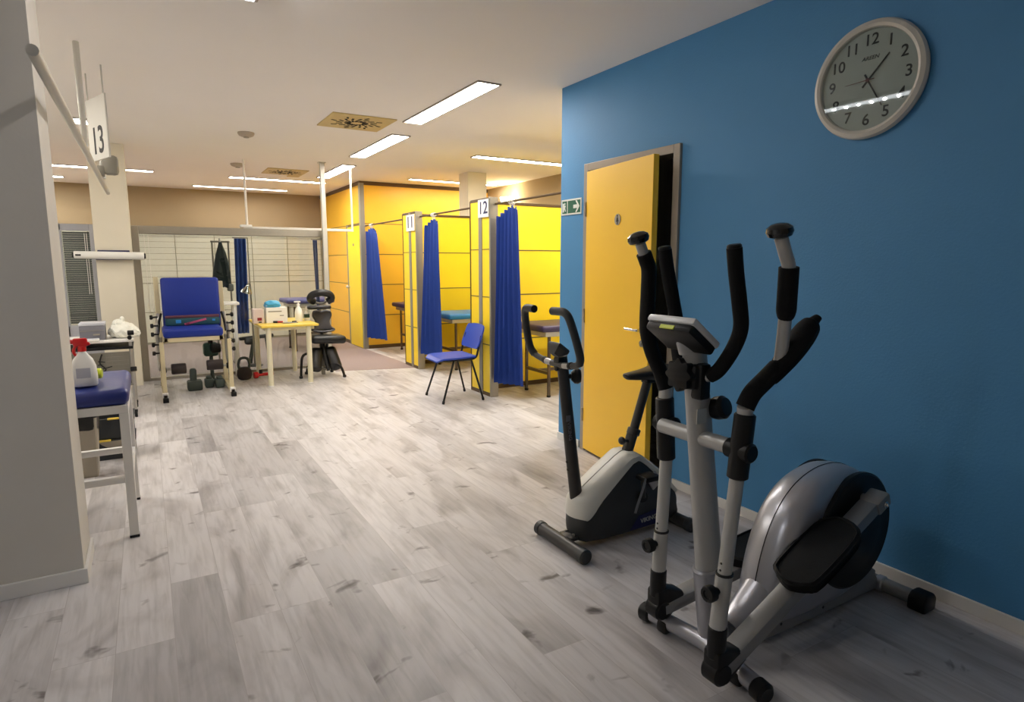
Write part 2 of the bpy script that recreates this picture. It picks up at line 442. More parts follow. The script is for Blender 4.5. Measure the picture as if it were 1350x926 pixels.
# ---- glazed partition across the back, right of the column (window_1) and left of it (window_2)
PZ = 1.83; PY = 8.5
mb = MB()
mb.span((-.105, PY-.04, 0), (-.03, PY+.04, PZ), .004); mb.span((2.075, PY-.04, 0), (2.135, PY+.04, PZ), .004)
mb.span((-.03, PY-.04, PZ-.09), (2.075, PY+.04, PZ), .004); mb.span((-.03, PY-.03, 0), (2.075, PY+.03, .035), .004)
w1 = struct('window_1', mb, 'alu', smooth=0)
gp = obj('window_pane', MB().span((-.03, PY-.004, .035), (2.075, PY+.004, PZ-.09)), 'glass', w1, smooth=0)
mb = MB()
for k in range(3): mb.span((-.028, PY-.012, 1.735-.016*k), (2.07, PY+.02, 1.738-.016*k))
obj('blind_slats', mb, 'alu_grey', w1, smooth=0)
mb = MB()
for x in (.02, .06): mb.tube([(x, PY-.016, 1.73), (x, PY-.016, .5)], .0022, 6)
obj('blind_cord', mb, 'alu_light', w1)
mb = MB()
mb.span((-2.6, PY-.04, 0), (-.9+.0, PY+.04, PZ)) if False else None
mb.span((-1.45, PY-.04, 0), (-1.38, PY+.04, PZ), .004); mb.span((-.505, PY-.04, 0), (-.452, PY+.04, PZ), .004); mb.span((-.83, PY-.04, 0), (-.765, PY+.04, PZ), .004)
mb.span((-1.38, PY-.04, PZ-.075), (-.505, PY+.04, PZ), .004); mb.span((-1.38, PY-.04, 0), (-.505, PY+.04, .7), .004)
w2 = struct('window_2', mb, 'win_frame', smooth=0)
obj('window_pane', MB().span((-1.38, PY-.004, .7), (-.505, PY+.004, PZ-.075)), 'glass', w2, smooth=0)
mb = MB()
for k in range(42):
    z = 1.735-.0245*k
    for x0, x1 in ((-1.375, -.835), (-.76, -.51)): mb.box(((x0+x1)/2, PY+.03, z), (x1-x0, .022, .0015), 0, (R(74), 0, 0))
obj('blind_slats', mb, 'blind', w2, smooth=0)
mb = MB()
for x in (-.555, -.535): mb.tube([(x, PY-.012, 1.73), (x, PY-.012, 1.05)], .003, 6)
obj('blind_cord', mb, 'white', w2)
struct('wall_left_partition', MB().span((-2.6, PY-.04, 0), (-1.45, PY+.04, PZ)), 'cream_wall', smooth=0)

# ---- tall orange enclosure at the back right (its front and side faces, a door in the side)
OX, OY = 3.03, 9.9
mb = MB(); mb.span((OX, OY, .06), (XR, OY+.05, 2.64)); mb.span((OX, OY+.05, .06), (OX+.05, YB, 2.64))
ow = struct('wall_orange', mb, 'orange', smooth=0)
mb = MB()
for z in (.55, 1.05, 1.54, 2.03):
    mb.span((OX+.05, OY-.003, z-.006), (XR, OY, z+.006)); mb.span((OX-.003, 10.72, z-.005), (OX, YB, z+.005))
mb.span((OX-.004, OY+.06, 2.00), (OX, 10.72, 2.04))
obj('panel_joint', mb, 'seam', ow, smooth=0)
mb = MB(); mb.span((OX-.012, OY-.014, 0), (OX+.062, OY+.06, 2.66), .003)
mb.span((OX-.012, OY+.72, 0), (OX+.02, OY+.82, 2.03), .003)
obj('corner_profile', mb, 'alu_grey', ow, smooth=0)
mb = MB(); mb.span((OX-.008, OY-.008, 2.63), (XR, OY+.05, 2.69)); mb.span((OX-.008, OY+.05, 2.63), (OX+.05, YB, 2.69))
mb.span((OX+.06, OY-.006, 0), (XR, OY, .06)); mb.span((OX-.006, OY+.06, 0), (OX, YB, .06))
obj('edge_trim', mb, 'rail_dark', ow, smooth=0)
mb = MB().span((OX-.02, OY+.06, .012), (OX+.012, OY+.715, 1.99), .003)
d2 = obj('door_2', mb, 'yellow', smooth=0); d2['kind'] = 'structure'
mb = MB(); mb.cyl((OX-.02, OY+.66, 1.0), (OX-.06, OY+.66, 1.0), .008, 10); mb.ell((OX-.07, OY+.66, 1.0), (.022, .026, .026))
obj('door_handle', mb, 'alu_light', d2)
mb = MB(); mb.span((OX-.024, OY+.36, 1.68), (OX-.02, OY+.42, 1.72), .002)
obj('door_sign', mb, 'alu_grey', d2, smooth=0)

# ---- white back screen of cream panels behind the glazing
mb = MB().span((-2.55, 12.32, .04), (2.98, 12.38, 1.96))
bs = struct('wall_back_panels', mb, 'cream_panel', smooth=0)
mb = MB()
for k in range(9): mb.span((-2.0+.62*k, 12.314, .04), (-1.99+.62*k, 12.32, 1.96))
for z in (.55, 1.05): mb.span((-2.55, 12.315, z), (2.98, 12.32, z+.012))
for k in range(8): mb.span((-2.55, 12.316, 1.16+.1*k), (2.98, 12.32, 1.165+.1*k))
mb.span((-2.55, 12.31, 0), (2.98, 12.38, .04)); mb.span((-2.55, 12.31, 1.96), (2.98, 12.38, 2.0))
obj('panel_joint', mb, 'panel_seam', bs, smooth=0)

# ================================================================== TREATMENT CUBICLES
def partition(y0, y1, num, label, seamz=(.55, 1.05, 1.54)):
    """front panel y0..y1 on the corridor, divider wall running back from its far end"""
    t = thing('cubicle_partition', label, 'partition', (3.05, y0, 0))
    fx = 3.05
    ym = y0+.2
    mb = MB(); mb.span((fx, y0+.03, .04), (fx+.04, ym-.012, 2.03), .002); mb.span((fx, ym+.06, .04), (fx+.04, y1-.02, 2.03), .002)
    obj('front_panel', mb, 'yellow', t, world=True, smooth=0)
    mb = MB(); mb.span((fx+.08, y1-.09, .05), (XR-.005, y1, 2.03), .002)
    obj('divider_panel', mb, 'yellow', t, world=True, smooth=0)
    mb = MB()
    for z in seamz:
        mb.span((fx-.003, y0+.03, z-.004), (fx, y1-.02, z+.004))
        mb.span((fx+.08, y1-.093, z-.006), (XR-.005, y1-.09, z+.006))
    obj('panel_joint', mb, 'seam', t, world=True, smooth=0)
    mb = MB(); mb.span((fx-.008, ym-.012, 0), (fx+.045, ym+.06, 2.05), .003)
    obj('centre_profile', mb, 'alu_grey', t, world=True, smooth=0)
    mb = MB(); mb.span((fx-.006, y0, 0), (fx+.085, y0+.03, 2.06), .004)
    obj('end_profile', mb, 'alu', t, world=True, smooth=0)
    mb = MB(); mb.span((fx-.005, y1-.02, 0), (fx+.08, y1, 2.05), .003); mb.span((fx-.005, y0+.03, 2.03), (fx+.05, y1-.02, 2.06), .003)
    mb.span((fx+.08, y1-.1, 2.03), (XR-.005, y1, 2.06), .003); mb.span((fx-.004, y0+.03, 0), (fx+.05, y1-.02, .04))
    mb.span((fx+.08, y1-.095, 0), (XR-.005, y1, .05))
    obj('edge_trim', mb, 'rail_dark', t, world=True, smooth=0)
    sy0, sy1, sz0, sz1 = num[1]
    sg = obj('number_sign', MB().span((fx-.016, sy0, sz0), (fx-.008, sy1, sz1), .002), 'white', t, world=True, smooth=0)
    mb = MB(); add_text(mb, num[0], (sz1-sz0)*1.06, plane_mtx((fx-.0166, (sy0+sy1)/2, (sz0+sz1)/2), (0, -1, 0), (0, 0, 1)), sx=(sy1-sy0)/(sz1-sz0)*.86, sy=.92)
    d = obj('number_digits', mb, 'navy_ink', sg, smooth=0); d.matrix_parent_inverse = Matrix.Identity(4)
    for v in d.data.vertices: v.co = ROOT[t.name].inverted() @ v.co
    return t
partition(7.6, 8.1, ('11', (7.64, 7.92, 1.815, 2.025)), 'yellow panelled cubicle partition with a white 11 plate at its top')
partition(5.6, 6.07, ('12', (5.625, 5.85, 1.865, 2.045)), 'yellow panelled cubicle partition with a white 12 plate, behind the blue chair')

def rail(y0, y1, label):
    t = thing('curtain_rail', label, 'rail', (3.1, y0, 1.99), group='cubicle curtain rails')
    mb = MB(); mb.cyl((3.1, y0, 1.992), (3.1, y1, 1.992), .011, 10)
    obj('rail_tube', mb, 'rail_dark', t, world=True)
    for ya in (y0, y1-.012): obj('end_flange', MB().cyl((3.1, ya, 1.992), (3.1, ya+.012, 1.992), .022, 14), 'alu', t, world=True)
rail(8.1, OY-.014, 'dark curtain rail from the orange enclosure to the 11 partition')
rail(6.07, 7.6, 'dark curtain rail between the 11 and 12 partitions')
rail(YW, 5.6, 'dark curtain rail from the 12 partition to the blue wall')

def curtain(yt0, yt1, yb0, yb1, zt, zb, folds, label, x=3.1, peak=.5):
    t = thing('cubicle_curtain', label, 'curtain', (x, (yt0+yt1)/2, zb), group='blue cubicle curtains')
    n = folds*10; rows = 16; th = .004
    vs = []; fs = []
    for side in (0, 1):
        for j in range(rows+1):
            v = j/rows
            z = zt+(zb-zt)*v
            for i in range(n+1):
                u = i/n
                ya = yt0+(yb0-yt0)*v**.8; yb = yt1+(yb1-yt1)*v**.8
                y = ya+(yb-ya)*u
                amp = (.038+.026*v)*(.75+.4*math.sin(3.1*u+1.3))
                ph = 2*PI*folds*u+.35*math.sin(2.2*v+4*u)
                dx = amp*math.sin(ph)+.012*math.sin(5*u+3*v)
                dz = 0.
                if j == 0: dz = -.16*abs(u-peak)**1.3-.012*(1+math.cos(ph))
                vs.append((x+dx+(th if side else 0), y+.010*math.cos(ph*1.0)*v, z+dz*(1-v)+(-.012*math.sin(4*u+1) if j == rows else 0)))
    w = n+1; o2 = (rows+1)*w
    for j in range(rows):
        for i in range(n):
            a = j*w+i
            fs.append((a, a+1, a+w+1, a+w)); fs.append((o2+a, o2+a+w, o2+a+w+1, o2+a+1))
    for j in range(rows):
        for i in (0, n):
            a = j*w+i; fs.append((a, a+w, o2+a+w, o2+a))
    for i in range(n):
        for j in (0, rows):
            a = j*w+i; fs.append((a, a+1, o2+a+1, o2+a))
    obj('cloth', MB().raw(vs, fs), 'blue_cloth', t, world=True, smooth=70)
    mb = MB()
    for k in range(5):
        y = yt0+(yt1-yt0)*(peak+(k-2)*.05)
        mb.tube([(x+.021*math.cos(a), y, 1.988+.021*math.sin(a)) for a in [2*PI*q/10 for q in range(11)]], .003, 6)
        mb.tube([(x, y, 1.969), (x, y, zt-.02)], .002, 6)
    obj('curtain_ring', mb, 'white', t, world=True)
    return t
curtain(9.86, 9.33, 9.86, 9.02, 1.95, .22, 5, 'blue cubicle curtain hanging by the orange enclosure corner')
curtain(7.42, 7.0, 7.56, 6.98, 1.94, .24, 5, 'blue cubicle curtain beside the 11 partition', peak=.62)
curtain(5.56, 5.14, 5.56, 5.06, 1.955, .19, 6, 'wide blue cubicle curtain beside the 12 partition, nearest the blue wall', peak=.72)

def couch(x0, x1, y0, y1, vinyl, label, ztop=.76, legs='alu_light'):
    t = thing('treatment_couch', label, 'couch', ((x0+x1)/2, (y0+y1)/2, 0), group='treatment couches in the cubicles')
    obj('padded_top', MB().box(((x0+x1)/2, (y0+y1)/2, ztop-.035), (x1-x0, y1-y0, .07), .028, seg=3), vinyl, t, world=True)
    mb = MB(); mb.span((x0+.06, y0+.04, ztop-.12), (x1-.06, y1-.04, ztop-.07), .004)
    obj('frame', mb, legs, t, world=True, smooth=0)
    for x in (x0+.13, x1-.13):
        for y in (y0+.08, y1-.08):
            l = obj('leg', MB().span((x-.014, y-.014, .02), (x+.014, y+.014, ztop-.12), .004), 'dark_steel', t, world=True, smooth=0)
            obj('rubber_foot', MB().cyl((x, y, 0), (x, y, .022), .022, 12), 'black', l, world=True)
    mb = MB(); mb.span((x0+.115, y0+.08, .24), (x0+.145, y1-.08, .27)); mb.span((x1-.145, y0+.08, .24), (x1-.115, y1-.08, .27)); mb.span((x0+.13, (y0+y1)/2-.015, .24), (x1-.13, (y0+y1)/2+.015, .27))
    obj('stretcher', mb, 'dark_steel', t, world=True, smooth=0)
    return t
couch(3.44, 5.2, 5.22, 5.82, 'purple_vinyl', 'dark purple treatment couch in the cubicle beside the blue wall', .765)
couch(3.32, 5.1, 7.22, 7.92, 'sky_vinyl', 'sky blue treatment couch behind the blue chair, in the middle cubicle', .745)
couch(3.40, 5.1, 9.0, 9.62, 'purple_vinyl', 'dark treatment couch in the far cubicle by the orange enclosure', .775)

# ================================================================== CEILING FITTINGS
def lamp(x0, x1, y0, y1, label, m=None, group='recessed ceiling lights'):
    t = thing('ceiling_light', label, 'ceiling light', ((x0+x1)/2, (y0+y1)/2, H), group=group)
    f = .012
    mb = MB(); mb.span((x0-f, y0-f, H-.012), (x0, y1+f, H)); mb.span((x1, y0-f, H-.012), (x1+f, y1+f, H))
    mb.span((x0, y0-f, H-.012), (x1, y0, H)); mb.span((x0, y1, H-.012), (x1, y1+f, H))
    obj('lamp_trim', mb, 'lamp_frame', t, world=True, smooth=0)
    obj('diffuser', MB().span((x0, y0, H-.006), (x1, y1, H-.002)), m or LAMP, t, world=True, smooth=0)
    return t
lamp(2.15, 2.32, 4.12, 5.6, 'largest and nearest white recessed ceiling light, beside the square vent', LAMP_N)
lamp(2.25, 2.43, 6.2, 7.7, 'white recessed ceiling light, second in the row leading away from the camera')
lamp(2.35, 2.52, 8.4, 9.8, 'white recessed ceiling light beside the top of the tall pole')
lamp(3.55, 5.0, 6.86, 7.0, 'long crosswise ceiling light above the middle cubicle, touching the blue wall edge')
lamp(3.63, 5.15, 9.22, 9.34, 'thin crosswise ceiling light cut by the cream column, above the far cubicle')
lamp(1.2, 2.62, 10.35, 10.5, 'thin crosswise ceiling light just left of the tall pole, beyond the glazed partition')
lamp(.8, 2.3, 11.8, 11.95, 'faint farthest crosswise ceiling light above the back wall', LAMP_DIM)
lamp(-1.25, .2, 10.28, 10.43, 'thin crosswise ceiling light passing behind the left cream column')
lamp(-.47, -.36, 6.95, 7.2, 'short white ceiling light left of the hanging 13 sign')
lamp(-2.2, -.96, 11.6, 11.75, 'farthest left small end of a ceiling light by the picture edge')
lamp(3.7, 5.0, 4.8, 4.95, 'added crosswise fill light above the cubicle, hidden by the blue wall', LAMP_FILL)  # unseen lamp, added to brighten the yellow cubicle
# lamp whose row of points mirrors in the clock glass
t = thing('ceiling_light', 'narrow ceiling lamp with a row of small bright points, above the left foreground', 'ceiling light', (.5, 2.98, H), group='recessed ceiling lights')
mb = MB().span((.43, 2.56, H-.03), (.57, 3.42, H), .006)
obj('lamp_trim', mb, 'lamp_frame', t, world=True, smooth=0)
obj('diffuser', MB().span((.45, 2.58, H-.034), (.55, 3.40, H-.031)), emit('lamp_soft_strip', (250, 250, 252), 2.0), t, world=True, smooth=0)
for k in range(8):
    obj('light_point', MB().cyl((.5, 2.63+.103*k, H-.034), (.5, 2.63+.103*k, H-.044), .009, 12), SPOT, t, world=True)

lamp(-2.4, -1.0, 1.2, 1.35, 'added out-of-view fill light over the left side before the wall end', emit('fill_left_white', (250, 250, 252), 5.0))  # added lamp outside the view, lifts the foreground from the left
lamp(-1.5, -1.3, 4.6, 6.1, 'ceiling light over the bay behind the left wall end', LAMP)

def vent(cx, cy, s, label, flap=False):
    t = thing('ceiling_vent', label, 'vent', (cx, cy, H), group='square ceiling air vents')
    obj('plate', MB().span((cx-s/2, cy-s/2, H-.012), (cx+s/2, cy+s/2, H), .004), 'vent', t, world=True, smooth=0)
    mb = MB()
    for k in range(16):
        a = 2*PI*k/16+.1
        r0, r1 = (s*.10, s*.2) if k % 2 else (s*.14, s*.24)
        for (q0, q1, off) in ((s*.09, s*.19, 0), (s*.22, s*.32, .2), (s*.33, s*.42, .05)):
            b = a+off
            if q1 > s*.35 and k % 2: continue
            c = Vector((cx+math.cos(b)*(q0+q1)/2, cy+math.sin(b)*(q0+q1)/2, H-.0125))
            mb.box(c, (q1-q0, s*.035, .003), 0, (0, 0, b+.35))
    obj('swirl_slots', mb, 'vent_slot', t, world=True, smooth=0)
    if flap:
        obj('patch', MB().span((cx+s*.2, cy+s*.5, H-.01), (cx+s*.5, cy+s*.85, H)), 'vent', t, world=True, smooth=0)
vent(1.78, 5.85, .58, 'large ivory square swirl vent, beside the nearest ceiling light')
vent(1.82, 9.45, .55, 'smaller far ivory square swirl vent, near the top of the tall pole', True)
for x, y, r, lb in ((.97, 6.88, .075, 'round beige ceiling detector left of the large swirl vent'), (1.15, 9.04, .085, 'faint flat round detector near the far ceiling vent')):
    t = thing('smoke_detector', lb, 'detector', (x, y, H))
    obj('housing', MB().lathe([(r*1.05, H), (r*1.05, H-.012), (r*.9, H-.03), (r*.6, H-.04), (0, H-.042)], Matrix.Translation((x, y, 0))), 'detector', t, world=True)
    obj('sensor_cap', MB().lathe([(r*.35, H-.038), (r*.35, H-.05), (0, H-.054)], Matrix.Translation((x, y, 0)), 16), 'alu', t, world=True)
t = thing('wall_lamp', 'glowing bowl wall lamp above the cubicle curtain rail on the tan wall', 'lamp', (5.33, 8.95, 2.36))
obj('bowl', MB().lathe([(0, 2.34), (.06, 2.35), (.11, 2.40), (.125, 2.46), (.11, 2.46), (0, 2.41)], Matrix.Translation((5.19, 8.95, 0)), 24), BOWL, t, world=True)
obj('wall_bracket', MB().box((5.3, 8.95, 2.37), (.06, .08, .1), .008).cyl((5.28, 8.95, 2.35), (5.2, 8.95, 2.352), .012), 'alu', t, world=True)

# tall pole with a suspended white rail
t = thing('support_pole', 'tall pale metal pole from floor to ceiling beside the glazed partition', 'pole', (2.065, 8.35, 0))
obj('tube', MB().span((2.035, 8.32, .01), (2.095, 8.38, H-.005), .008), 'alu_light', t, world=True, smooth=0)
obj('floor_plate', MB().span((2.01, 8.295, 0), (2.12, 8.405, .012), .003), 'alu_light', t, world=True, smooth=0)
obj('ceiling_plate', MB().span((2.02, 8.305, H-.012), (2.11, 8.395, H), .003), 'alu_light', t, world=True, smooth=0)
t = thing('hanging_rail', 'white curtain rail hung from ceiling rods, crossing in front of the tall pole', 'rail', (1.75, 8.66, 1.85))
ry = 8.62; rz = 1.845
mb = MB(); mb.span((1.12, ry-.012, rz-.017), (2.53, ry+.012, rz+.017), .004)
obj('rail_track', mb, 'rail_white', t, world=True, smooth=0)
obj('end_bracket', MB().box((1.15, ry, rz+.02), (.14, .07, .035), .006), 'white', t, world=True)
for x in (1.165, 2.515): obj('ceiling_rod', MB().cyl((x, ry, rz+.01), (x, ry, H), .014, 10), 'rail_white', t, world=True)

# rail and number sign hanging at upper left
t = thing('hanging_rail', 'pale rail hung from the ceiling at upper left, running away beside the 13 sign', 'rail', (-.255, 5, 2.08))
mb = MB(); mb.tube([(-.262, 2.6, 2.08), (-.255, 7.35, 2.08)], .019, 12)
obj('rail_track', mb, 'alu_light', t, world=True)
for y in (4.62,): obj('ceiling_rod', MB().cyl((-.255, y, 2.09), (-.255, y, H), .017, 10), 'alu_light', t, world=True)
obj('ceiling_rod', MB().cyl((-.24, 6.25, 2.09), (-.24, 6.25, H), .02, 10), 'alu_light', t, world=True)
mb = MB(); mb.box((-.175, 6.0, 2.17), (.11, .10, .15), .03); mb.box((-.242, 6.0, 2.12), (.05, .1, .08), .01)
obj('rail_bracket', mb, 'alu_grey', t, world=True)
t = thing('number_sign', 'hanging white sign with a dark 13, at upper left below the ceiling', 'sign', (-.205, 5.2, 2.10), R(-70))
# local x runs along the board
obj('board', MB().box((0, 0, .205), (.36, .012, .41), .003), 'sign13', t, smooth=0)
mb = MB(); add_text(mb, '13', .25, plane_mtx((.0, -.0068, .12), (1, 0, 0), (0, 0, 1)), sx=.95)
obj('digits', mb, 'ink', t, smooth=0)
for x in (-.15, .15): obj('hanger', MB().cyl((x, 0, .405), (x, 0, H-2.10), .005, 8), 'alu_light', t)

# ================================================================== ON THE BLUE WALL
t = thing('wall_clock', 'large round wall clock with ivory rim and black numerals, high on the blue wall', 'clock', (XW, 1.645, 2.185))
RC = .246
mt = plane_mtx((XW, 1.645, 2.185), (0, -1, 0), (0, 0, 1))
obj('rim', MB().lathe([(RC-.03, 0), (RC-.004, .004), (RC, .018), (RC-.006, .034), (RC-.022, .042), (RC-.034, .036), (RC-.038, .02), (RC-.038, .012)], mt, 72), 'clock_rim', t, world=True)
obj('dial', MB().lathe([(RC-.03, .008), (RC-.034, .014), (0, .0141)], mt, 64), 'clock_face', t, world=True)
mb = MB()
for k in range(1, 13):
    a = PI/2-2*PI*k/12
    add_text(mb, str(k), .066, mt @ Matrix.Translation((.166*math.cos(a), .166*math.sin(a), .0148)), sx=1.0)
obj('numerals', mb, 'ink', t, world=True, smooth=0)
mb = MB(); add_text(mb, 'AREEN', .022, mt @ Matrix.Translation((0, .092, .0148)), sx=1.1, shear=.25)
obj('dial_lettering', mb, 'ink', t, world=True, smooth=0)
def hand(mb, ang, l, tail, w, z):
    m2 = mt @ Matrix.Rotation(-R(ang), 4, 'Z')
    mb.prism([(-w, -tail), (w, -tail), (w*.55, l), (-w*.55, l)], lambda a, b, d: m2 @ Vector((a, b, d)), z, z+.0018)
mb = MB(); hand(mb, 42, .125, .035, .0045, .0185); obj('hour_hand', mb, 'ink', t, world=True, smooth=0)
mb = MB(); hand(mb, 150, .135, .03, .0038, .021); obj('minute_hand', mb, 'ink', t, world=True, smooth=0)
mb = MB(); hand(mb, 268, .10, .03, .0016, .0235); mb.lathe([(.008, .0225), (.008, .026), (0, .0265)], mt, 18)
obj('second_hand', mb, 'dark_red', t, world=True, smooth=0, label='thin red second hand')
obj('glass_cover', MB().lathe([(RC-.036, .0285), (RC-.036, .0305), (0, .0305)], mt, 64) if False else MB().lathe([(0, .0285), (RC-.0375, .0285), (RC-.0375, .0305), (0, .0305)], mt, 64), 'glass', t, world=True)

t = thing('exit_sign', 'green and white emergency exit sign with arrow, between the blue wall edge and the door', 'sign', (XW, 3.85, 1.82))
sy0, sy1, sz0, sz1 = 3.715, 3.965, 1.758, 1.873
obj('plate', MB().span((XW-.005, sy0, sz0), (XW, sy1, sz1), .001), 'sign_white', t, world=True, smooth=0)
mb = MB(); mb.span((XW-.0062, sy0+.012, sz0+.012), (XW-.005, sy1-.082, sz1-.012)); mb.span((XW-.0062, sy1-.072, sz0+.012), (XW-.005, sy1-.012, sz1-.012))
obj('green_field', mb, 'exit_green', t, world=True, smooth=0)
fx = lambda a, b, d: (d, a, b)
mb = MB(); yc = sy0+.054; zc = (sz0+sz1)/2
mb.prism([(yc-.034, zc), (yc+.0, zc+.042), (yc+.017, zc+.042), (yc-.006, zc+.013), (yc+.042, zc+.013), (yc+.042, zc-.013), (yc-.006, zc-.013), (yc+.017, zc-.042), (yc, zc-.042)], fx, XW-.0072, XW-.0062)
obj('arrow', mb, 'sign_white', t, world=True, smooth=0)
mb = MB(); py = sy1-.042
mb.span((XW-.0072, py+.006, zc-.035), (XW-.0062, py+.024, zc+.03))
mb.cyl((XW-.0062, py-.004, zc+.026), (XW-.0072, py-.004, zc+.026), .007, 12, 0)
mb.prism([(py+.004, zc+.016), (py-.012, zc+.014), (py-.016, zc+.002), (py-.009, zc+.004), (py-.008, zc-.006), (py-.018, zc-.03), (py-.009, zc-.032), (py+.001, zc-.012), (py+.008, zc-.034), (py+.014, zc-.03), (py+.006, zc-.004)], fx, XW-.0072, XW-.0062)
obj('running_figure', mb, 'sign_white', t, world=True, smooth=0)

# ================================================================== CROSS TRAINER (nearest machine)
# local frame: x = toward the blue wall (rear), y = away from the camera, z = up
t = thing('elliptical_trainer', 'silver and black elliptical cross trainer standing nearest, against the blue wall', 'exercise machine', (1.66, 1.42, 0))
# base
mb = MB(); mb.tube(catmull([(-.045, .25, .04), (-.03, .12, .045), (-.02, 0, .048), (-.03, -.12, .045), (-.045, -.25, .04)], 5), .03, 16)
st = obj('front_stabiliser', mb, 'silver', t)
for s in (1, -1):
    mb = MB(); mb.cyl((-.045, s*.235, .039), (-.052, s*.29, .036), .036, 18, .01)
    mb.box((-.045, s*.17, .03), (.05, .05, .05), .012)
    obj('end_cap', mb, 'black', st)
mb = MB(); mb.tube([(0, 0, .05), (.15, 0, .06), (.32, 0, .075)], .035, 14, flat=(1, 1)); mb.box((.62, 0, .055), (.75, .09, .05), .012)
obj('base_beam', mb, 'silver_side', t)
mb = MB(); mb.tube([(.975, .25, .035), (.975, -.22, .035)], .03, 16)
st = obj('rear_stabiliser', mb, 'grey_arm', t)
for s in (1, -1):
    mb = MB(); mb.prism([(.93, 0), (1.02, 0), (1.025, .05), (1.005, .075), (.95, .075), (.928, .05)], lambda a, b, d: (a, d, b), s*.205, s*.275, .01)
    obj('end_cap', mb, 'black', st)
obj('levelling_ring', MB().cyl((.975, -.095, .035), (.975, -.06, .035), .035, 18, .006), 'silver', st)

# drive housing: a teardrop shell, thick through the middle
out = [(.235, .13), (.245, .22), (.275, .335), (.325, .44), (.40, .525), (.50, .58), (.62, .603), (.74, .588), (.85, .53), (.94, .45), (.972, .33), (.95, .22), (.89, .13), (.80, .075), (.66, .045), (.48, .04), (.32, .045), (.25, .07)]
cl = [(p[0], p[1]) for p in closed_catmull([(a, b, 0) for a, b in out], 4)]
def inset(poly, d):
    n = len(poly); res = []
    for i in range(n):
        a, b = Vector(poly[i-1]), Vector(poly[(i+1) % n]); tn = (b-a).normalized()
        res.append((poly[i][0]+tn.y*d, poly[i][1]-tn.x*d))
    return res
prof = [(-.098, .075), (-.096, .052), (-.086, .028), (-.066, .011), (-.035, .002), (-.002, 0), (.002, 0), (.035, .002), (.066, .011), (.086, .028), (.096, .052), (.098, .075)]
rings = []
for y, d in prof:
    rings.append([(a, y, b) for a, b in inset(cl, d)])
sh = obj('drive_housing', MB().loft(rings), 'silver', t, smooth=50)
# joint line round the middle
mb = MB(); ring = [(a, 0, b) for a, b in inset(cl, -.0004)]
mb.tube(ring+[ring[0]], .0018, 6)
obj('shell_joint', mb, 'black', sh)
for s in (-1, 1):
    for a, b in ((.345, .30), (.43, .40), (.62, .55)):
        obj('screw', MB().cyl((a, s*.084, b), (a, s*.0965, b), .006, 10), 'ink', sh)
    for a, b in ((.30, .06), (.56, .05)):
        obj('screw', MB().cyl((a, s*.078, b), (a, s*.0815, b), .006, 10), 'ink', sh)
mb = MB(); mb.prism([(.20, .018), (.93, .018), (.95, .06), (.90, .13), (.78, .10), (.60, .075), (.42, .11), (.30, .135), (.21, .10)], lambda a, b, q: (a, q, b), -.08, .08, .012)
obj('side_skirt', mb, 'silver_side', t)
